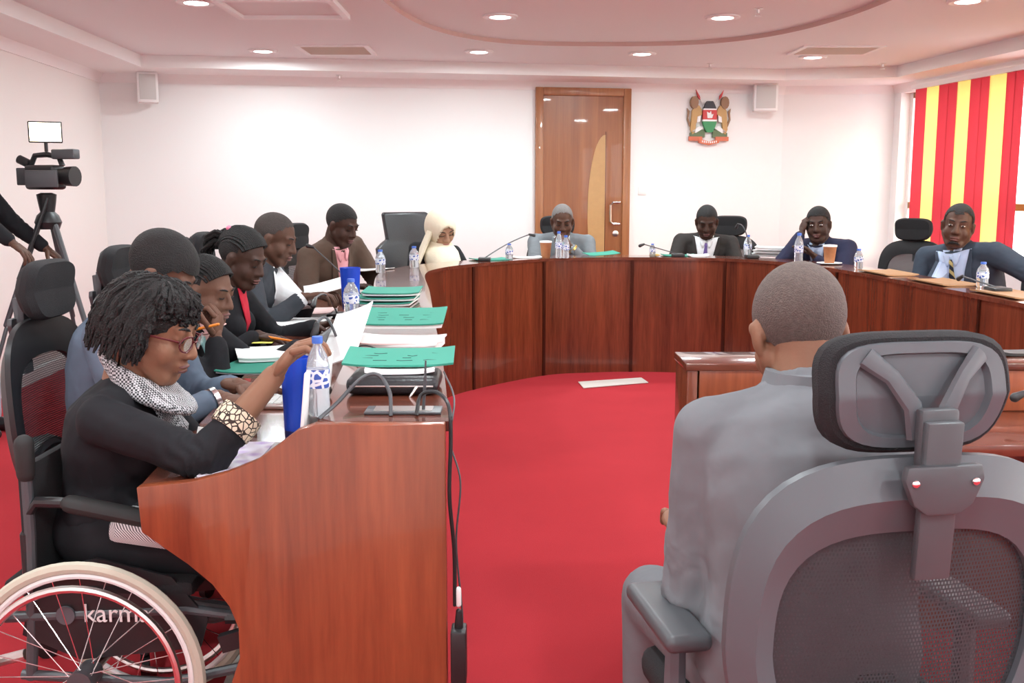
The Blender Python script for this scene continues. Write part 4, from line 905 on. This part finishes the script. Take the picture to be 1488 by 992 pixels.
def folder(name, c, sx, sy, rz, label, m, cat='folder', th=.008, tilt=(0, 0), marks=0, group=None, sheets=0):
    t = thing(name, label, cat, c, rz, group); t.rotation_euler = (tilt[0], tilt[1], rz); rs = []
    def sheet(nm, z0, z1, mm, k=1.0, curl=.006):
        m_ = MB(); rs = []
        for i in range(9): q = -1 + 2 * i / 8; e = curl * q ** 4; rs.append([V((q * sx / 2 * k, -sy / 2 * k, z0 + e)), V((q * sx / 2 * k, sy / 2 * k, z0 + e)), V((q * sx / 2 * k, sy / 2 * k, z1 + e)), V((q * sx / 2 * k, -sy / 2 * k, z1 + e))])
        return m_.rings(rs).build(nm, mm, t)
    z = 0
    if sheets: sheet('sheets', 0, sheets, M['paper'], .96, .003); z = sheets
    co = sheet('cover', z, z + th * .4 + .002, m)
    if marks:
        rr = random.Random(int(sx * 1000 + c[0] * 100))
        for gx, nn in ((-.3, 4), (0, 3), (.28, 4)):
            for k in range(nn):
                x0 = gx * sx + rr.uniform(-.02, .02); y0 = (-.25 + .14 * k) * sy; MB().tube([(x0, y0, z + th * .4 + .0028), (x0 + .012, y0 + rr.uniform(-.008, .008), z + th * .4 + .003), (x0 + rr.uniform(.02, .04), y0, z + th * .4 + .0028)], .0007, 4).build('handwriting', M['ink'], co)
    return t
def onl(x, y, z=LZ): p = atz(x, y, z); return (p.x, p.y, z + .0005)
# near end: laptop of the wheelchair woman, screen edge on
lt = thing('laptop', 'open silver laptop with a purple floral palm rest beside the desk end panel', 'laptop', (-.575, 2.315, WZ + .001))
pr = mat('floral_print', (.72, .62, .80), .4); nt = pr.node_tree; vn = nt.nodes.new('ShaderNodeTexVoronoi'); vn.inputs['Scale'].default_value = 22; tcn = nt.nodes.new('ShaderNodeTexCoord'); nt.links.new(tcn.outputs['Object'], vn.inputs['Vector'])
cr = nt.nodes.new('ShaderNodeValToRGB'); cr.color_ramp.elements[0].color = (.40, .22, .58, 1); cr.color_ramp.elements[1].color = (.78, .74, .84, 1); cr.color_ramp.elements[1].position = .5; nt.links.new(vn.outputs['Distance'], cr.inputs[0]); nt.links.new(cr.outputs[0], nt.nodes['Principled BSDF'].inputs['Base Color'])
MB().box(-.115, .115, -.16, .16, 0, .014).build('base', M['steel'], lt, bevel=.004); MB().box(-.110, -.01, -.155, .155, .014, .0155).build('palm_rest', pr, lt)
for i in range(5):
    for j in range(13): MB().box(.002 + .018 * i, .017 + .018 * i, -.145 + .0225 * j, -.126 + .0225 * j, .014, .0165).build('key', M['speaker'], lt)
sc_ = MB().obox((.117, 0, .125), (V((.10, 0, 1)).normalized(), Y, V((1, 0, -.1)).normalized()), (.118, .16, .004)).build('screen', M['white'], lt, bevel=.002); sc_.location = (.006, 0, 0)
def laptop(p, rz, label):
    t = thing('laptop', label, 'laptop', p, rz); MB().box(-.11, .11, -.16, .16, 0, .014).build('base', M['steel'], t, bevel=.004); MB().obox((.15, 0, .11), (V((.35, 0, 1)).normalized(), Y, V((1, 0, -.35)).normalized()), (.112, .16, .004)).build('screen', M['greydark'], t, bevel=.002)
    for i in range(4):
        for j in range(12): MB().box(-.0 + .022 * i, .018 + .022 * i, -.14 + .0235 * j, -.12 + .0235 * j, .014, .0165).build('key', M['speaker'], t)
laptop((-.74, 3.08, WZ + .001), 0, 'open silver laptop under the hands of the blue grey shirt man')
lab(folder('phone', (-.745, 2.62, WZ + .001), .15, .075, .25, 'grey phone lying beside the wheelchair woman', M['speaker'], 'phone', .018), None, None)
tumbler(onl(432, 640, WZ), 'tall blue tumbler standing beside the open laptop', .215, .036)
bottle(onl(464, 603), 'water bottle beside the blue tumbler near the desk end', .175, .025)
# cable box in the ledge end
t = thing('cable_box', 'black recessed cable outlet box in the desk end', 'cable box', onl(587, 598)); MB().box(-.085, .085, -.035, .035, 0, .006).build('frame', M['greydark'], t, bevel=.002); MB().box(-.065, .065, -.024, .024, .006, .008).build('socket_plate', M['steel'], t)
def cable(name, pts, r, m, label, cat='cable'):
    P_ = [V(p) for p in pts]; Q = [P_[0] * 2 - P_[1]] + P_ + [P_[-1] * 2 - P_[-2]]; out = []
    for i in range(1, len(Q) - 2):
        for k in range(8):
            t_ = k / 8; a, b, c, d = Q[i - 1:i + 3]; out.append(.5 * ((2 * b) + (c - a) * t_ + (2 * a - 5 * b + 4 * c - d) * t_ * t_ + (3 * b - a - 3 * c + d) * t_ ** 3))
    return tag(MB().tube(out + [P_[-1]], r, 7).build(name, m), label, cat)
cable('cable', [onl(463, 609), aty(490, 585, 2.22), aty(525, 550, 2.24), aty(550, 545, 2.24), aty(566, 570, 2.22), aty(568, 604, 2.2)], .0045, M['greydark'], 'thick grey cable looping over the desk end into the outlet box')
cable('cable', [aty(605, 603, 2.2), aty(612, 574, 2.22), aty(635, 570, 2.2), aty(652, 590, 2.16), aty(655, 640, 2.14), aty(653, 720, 2.13), aty(660, 800, 2.14), aty(661, 880, 2.14)], .0045, M['black'], 'black power cable hanging down the inner side of the end panel')
cable('cable', [aty(645, 540, 2.5), aty(660, 580, 2.3), aty(654, 640, 2.2), aty(669, 700, 2.16), aty(663, 790, 2.16), aty(672, 900, 2.16), aty(664, 960, 2.16)], .0022, M['greydark'], 'thin dark cable hanging loosely beside the thicker power cable')
cable('cable', [onl(497, 512), aty(530, 502, 2.98), aty(570, 515, 2.9), onl(602, 520)], .0022, M['black'], 'thin black cable lying across the white papers')
pa = aty(667, 950, 2.14); t = thing('power_adapter', 'black power adapter hanging by the foot of the end panel', 'adapter', pa); MB().obox((0, 0, 0), AX, (.017, .03, .062)).build('body', M['black'], t, bevel=.005); MB().cap((0, 0, .06), .010, (0, 0, .10), .006, 8).build('plug', M['black'], t); MB().cap((0, 0, .115), .006, (0, 0, .15), .006, 8).build('cable_tag', M['white'], t)
t = thing('antenna', 'thin upright black pen beside the zipped pouch', 'pen', onl(615, 600)); MB().tube([(0, 0, 0), (.004, 0, .06), (.007, 0, .118)], [.004, .004, .002], 6).build('barrel', M['greydark'], t); t.name = 'pen'
# zipped pouch with green folder and papers on it
c = onl(575, 566); t = thing('zip_pouch', 'black zipped document pouch under the nearest green folder', 'pouch', (c[0], c[1], LZ + .001)); MB().obox((0, 0, .022), AX, (.112, .085, .022)).build('body', M['leather'], t, bevel=.018, seg=3); MB().tube([(-.10, -.088, .024), (.10, -.088, .024)], .002, 5).build('zip', M['steel'], t); MB().cap((.06, -.09, .022), .004, (.045, -.098, .0), .003, 6).build('zip_pull', M['steel'], t)
folder('paper_sheets', (c[0] + .01, c[1] + .01, LZ + .047), .17, .12, .1, 'white papers between the zipped pouch and the green folder', M['paper'], 'papers', .012)
folder('document_folder', (c[0] + .005, c[1] + .07, LZ + .068), .275, .17, .03, 'green card folder with handwriting on top of the zipped pouch', M['green'], 'folder', .008, (.10, 0), 1, 'green folders')
c = onl(580, 507); folder('paper_sheets', (c[0], c[1], LZ + .001), .27, .22, -.08, 'white and pink papers stacked between the two green folders', M['paper'], 'papers', .01, (0, 0), 0, None, .022)
folder('pink_sheets', (c[0] + .01, c[1] - .03, LZ + .03), .26, .16, .05, 'pink edged paper sheet on the white paper stack', M['pinkpaper'], 'papers', .004)
c = onl(583, 480); folder('document_folder', (c[0], c[1] + .05, LZ + .03), .31, .25, .0, 'green card folder with handwriting behind the white papers', M['green'], 'folder', .008, (.12, 0), 1, 'green folders', .012)
c = aty(505, 487, 3.05); folder('document_folder', (c.x, c.y, c.z), .13, .26, -.3, 'opened green folder with a white page propped up at a slant', M['paper'], 'folder', .006, (.55, -.35), 0, 'green folders')
mic(onl(494, 514), aty(457, 487, 3.0), 'black gooseneck microphone leaning towards the wheelchair woman')
b_ = onl(464, 609); mic((b_[0] - .02, b_[1] + .1, WZ + .001), aty(475, 567, 2.42), 'black ball tipped microphone beside the water bottle', .02)
for x, y, sx, sy, rz, m, th, l in ((385, 522, .21, .29, .3, 'paper', .012, 'white papers with a yellow note in front of the thin braids woman'), (372, 535, .2, .28, -.1, 'green', .005, 'green sheet under the white papers near the laptop'), (440, 478, .24, .3, .05, 'paper', .03, 'thick white paper stack beside the woman with the red blouse'), (455, 458, .22, .28, .02, 'pinkpaper', .02, 'pink paper file beyond the white paper stack')):
    q = onl(x, y, WZ); folder('paper_sheets', (q[0], q[1], WZ + .001 + (.012 if m == 'paper' and th < .02 else 0)), sx, sy, rz, l, M[m], 'papers', .005, (0, 0), 0, None, th)
q = onl(383, 508, WZ); tag(MB().box(q[0] - .04, q[0] + .04, q[1] - .03, q[1] + .03, WZ + .03, WZ + .0315).build('sticky_note', M['yellow']), 'yellow sticky note on the white papers', 'note')
q = onl(480, 424, WZ); folder('tablet', (q[0], q[1], WZ + .001), .24, .20, .1, 'grey tablet under the papers of the bald man', M['greydark'], 'tablet', .02)
q = aty(478, 416, 4.98); folder('document_folder', (q.x, q.y, q.z), .24, .21, .2, 'green folder held up by the bald man in charcoal', M['paper'], 'folder', .006, (.15, -.25), 0, 'green folders')
mic(onl(490, 461, WZ), aty(455, 444, 4.35), 'black gooseneck microphone in front of the bald man')
q = onl(510, 449); tumbler(q, 'blue tumbler behind a water bottle beside the far green folders', .175, .042); q = onl(511, 460); bottle(q, 'water bottle in front of the farther blue tumbler', .15)
for k in range(3):
    q = onl(563, 440); folder('document_folder', (q[0] + .012 * k, q[1] + .01 * k, LZ + .001 + .021 * k), .25, .30, -.05 + .04 * k, ['lowest green folder of the stack near the brown blazer man', 'middle green folder of the stack near the brown blazer man', 'top green folder of the stack near the brown blazer man'][k], M['green'], 'folder', .006, (0, 0), 0, 'green folders', .008)
q = onl(553, 396); bottle(q, 'small water bottle beside the papers of the brown blazer man', .14); q = onl(602, 389); bottle(q, 'small water bottle in front of the headscarf woman', .14)
q = onl(560, 393); folder('paper_sheets', (q[0] - .12, q[1] + .06, LZ + .001), .22, .28, -.5, 'white papers in front of the brown blazer man', M['paper'], 'papers', .004)
mic((-.88, 6.02, WZ + .001), aty(447, 357, 6.0), 'gooseneck microphone in front of the brown blazer man', .02)
# far side
q = onl(712, 379); folder('document_folder', (q[0], q[1] + .10, LZ + .001), .26, .2, .4, 'green folder lying beside the headscarf woman', M['green'], 'folder', .01, (0, 0), 0, 'green folders')
mic(onl(704, 379), aty(776, 342, 7.75), 'long gooseneck microphone left of the man by the door', .03); bottle(onl(740, 378), 'small water bottle beside the long gooseneck microphone', .12, .028)
q = onl(765, 375); folder('paper_sheets', (q[0], q[1] + .05, LZ + .001), .22, .16, .1, 'white napkin papers left of the brown paper cup', M['paper'], 'papers', .008); cup(onl(793, 374), 'brown paper coffee cup with a white lid before the grey suited man')
bt = bottle(onl(812, 375), 'water bottle standing before the grey suited man', .20, .027); bottle(onl(822, 375), 'second water bottle close beside the coffee cup', .17, .027)
q = onl(875, 372); folder('document_folder', (q[0], q[1] + .08, LZ + .012), .26, .16, .3, 'green folder right of the grey suited man by the door', M['green'], 'folder', .006, (.08, -.05), 0, 'green folders')
mic(onl(985, 373), aty(930, 357, 7.75), 'gooseneck microphone between the door and the purple tie man', .0); bottle(onl(948, 373), 'small water bottle left of the purple tie man', .10, .024)
q = onl(990, 373); folder('document_folder', (q[0], q[1] + .12, LZ + .001), .26, .18, 0, 'green folder in front of the purple tie man', M['green'], 'folder', .008, (0, 0), 0, 'green folders')
q = onl(1015, 373); t = folder('notebook', (q[0], q[1] + .03, LZ + .001), .15, .12, 0, 'white notebook with yellow flowers before the purple tie man', M['paper'], 'book', .03)
q = onl(952, 373); tag(MB().ell((q[0], q[1] + .02, LZ + .012), (.04, .03, .012)).build('gold_purse', M['brass']), 'small gold object lying on the far desk edge', 'ornament')
mic(onl(1092, 375), aty(1070, 330, 7.8), 'gooseneck microphone right of the purple tie man', .14); bottle(onl(1086, 374), 'water bottle beside the upright gooseneck microphone', .17, .03)
for k in range(3): q = onl(1120, 375); folder('newspaper', (q[0] + .1, q[1] + .22 - .02 * k, LZ + .001 + .026 * k), .34, .24, -.5 + .1 * k, ['lowest newspaper bundle left of the navy suit man', 'middle newspaper bundle left of the navy suit man', 'top newspaper bundle left of the navy suit man'][k], M['paper'], 'newspaper', .004, (0, 0), 0, 'newspapers', .016)
bottle(onl(1160, 383), 'tall water bottle left of the white saucer', .21, .03); cup(onl(1205, 384), 'brown paper coffee cup on a white saucer', True); bottle(onl(1247, 391), 'small water bottle right of the saucer', .13, .028)
for a, b, l in ((1285, 401, 'brown leather desk pad beside the empty chair'), (1365, 415, 'brown leather desk pad in front of the striped tie man'), (1465, 433, 'brown leather desk pad beyond the small clear bottle')):
    q = onl(a, b - 3); tt = folder('desk_pad', (q[0] + .03, q[1] + .03, LZ + .001), .20, .42, .05, l, mat('tan_leather', (.38, .20, .09), .5), 'desk pad', .012, (0, 0), 0, 'leather desk pads')
bottle(onl(1427, 417), 'small clear water bottle beside the striped tie man', .13, .03); mic(onl(1450, 424), aty(1393, 405, 5.35), 'gooseneck microphone lying low before the striped tie man', .0)
# witness desk and floor
q = atz(1472, 515, LZ); folder('phone', (q.x + .02, q.y, LZ + .001), .15, .075, .1, 'black phone with a silver edge on the witness desk', M['black'], 'phone', .016); mic((1.62, 2.72, WZ + .001), (1.34, 2.68, .83), 'gooseneck microphone on the witness desk', .0)
a, b, c, d = atz(840, 555, .004), atz(932, 549, .004), atz(942, 556, .004), atz(848, 564, .004)
tag(MB().add([a, b, c, d] + [k + Z * .004 for k in (a, b, c, d)], [(3, 2, 1, 0), (4, 5, 6, 7), (0, 1, 5, 4), (1, 2, 6, 5), (2, 3, 7, 6), (3, 0, 4, 7)]).build('floor_sheet', M['tile'], smooth=False), 'cream rectangular sheet lying on the red carpet', 'paper')

# ---------------------------------------------------------------- video camera on tripod
vc = V((-2.70, 6.0, 0)); t = thing('camera_tripod', 'black video tripod with pan handle by the left wall', 'tripod', vc)
top = Z * 1.20
for a in (-.5, 1.6, 3.9):
    d, _ = rot2(a); l = MB(); l.cap(top + d * .05, .018, d * .27 + Z * .62, .015, 8); l.cap(d * .25 + Z * .66, .012, d * .46 + Z * .02, .011, 8); l.build('leg', M['greydark'], t)
MB().lathe([(.06, 1.16), (.075, 1.2), (.06, 1.24), (.04, 1.26), (.05, 1.32), (.055, 1.36), (.03, 1.37)], 16).build('head', M['black'], t); MB().tube([V((.03, -.05, 1.34)), V((-.06, -.12, 1.05)), V((-.12, -.16, .88))], .011, 8).build('pan_handle', M['black'], t)
MB().lathe([(.07, .74), (.08, .76), (.07, .78)], 12).build('spreader', M['greydark'], t)
t = thing('video_camera', 'black professional camcorder mounted on the tripod', 'camera', vc + Z * 1.373, -.25)
MB().obox((0, 0, .085), AX, (.10, .06, .07)).build('body', M['black'], t, bevel=.02, seg=3); MB().tube([(.09, 0, .09), (.14, 0, .09), (.145, 0, .09), (.20, 0, .09)], [.045, .047, .055, .058], 18).build('lens', M['black'], t)
MB().tube([(-.10, 0, .14), (-.06, 0, .21), (.02, 0, .215), (.10, 0, .20), (.12, 0, .15)], .016, 8).build('carry_handle', M['black'], t); MB().obox((.16, -.02, .215), AX, (.075, .03, .028)).build('microphone_holder', M['greydark'], t, bevel=.008)
MB().obox((.07, -.12, .075), (V((.95, .3, 0)), V((-.3, .95, 0)), Z), (.09, .012, .048)).build('flip_screen', M['greydark'], t, bevel=.006); MB().tube([(-.10, 0, .16), (-.17, 0, .19)], .026, 12).build('viewfinder', M['black'], t); MB().obox((-.13, 0, .09), AX, (.04, .035, .05)).build('battery', M['greydark'], t, bevel=.006)
vl = thing('video_light', 'bright warm LED video light on top of the camcorder', 'light', vc + Z * 1.604 + V((.02, -.01, .0)), .42)
MB().tube([(0, 0, 0), (0, 0, .05)], .01, 8).build('stem', M['black'], vl); MB().obox((0, 0, .11), AX, (.09, .018, .06)).build('housing', M['black'], vl, bevel=.006); MB().obox((0, -.019, .11), AX, (.082, .002, .052)).build('lamp_face', M['warm'], vl)
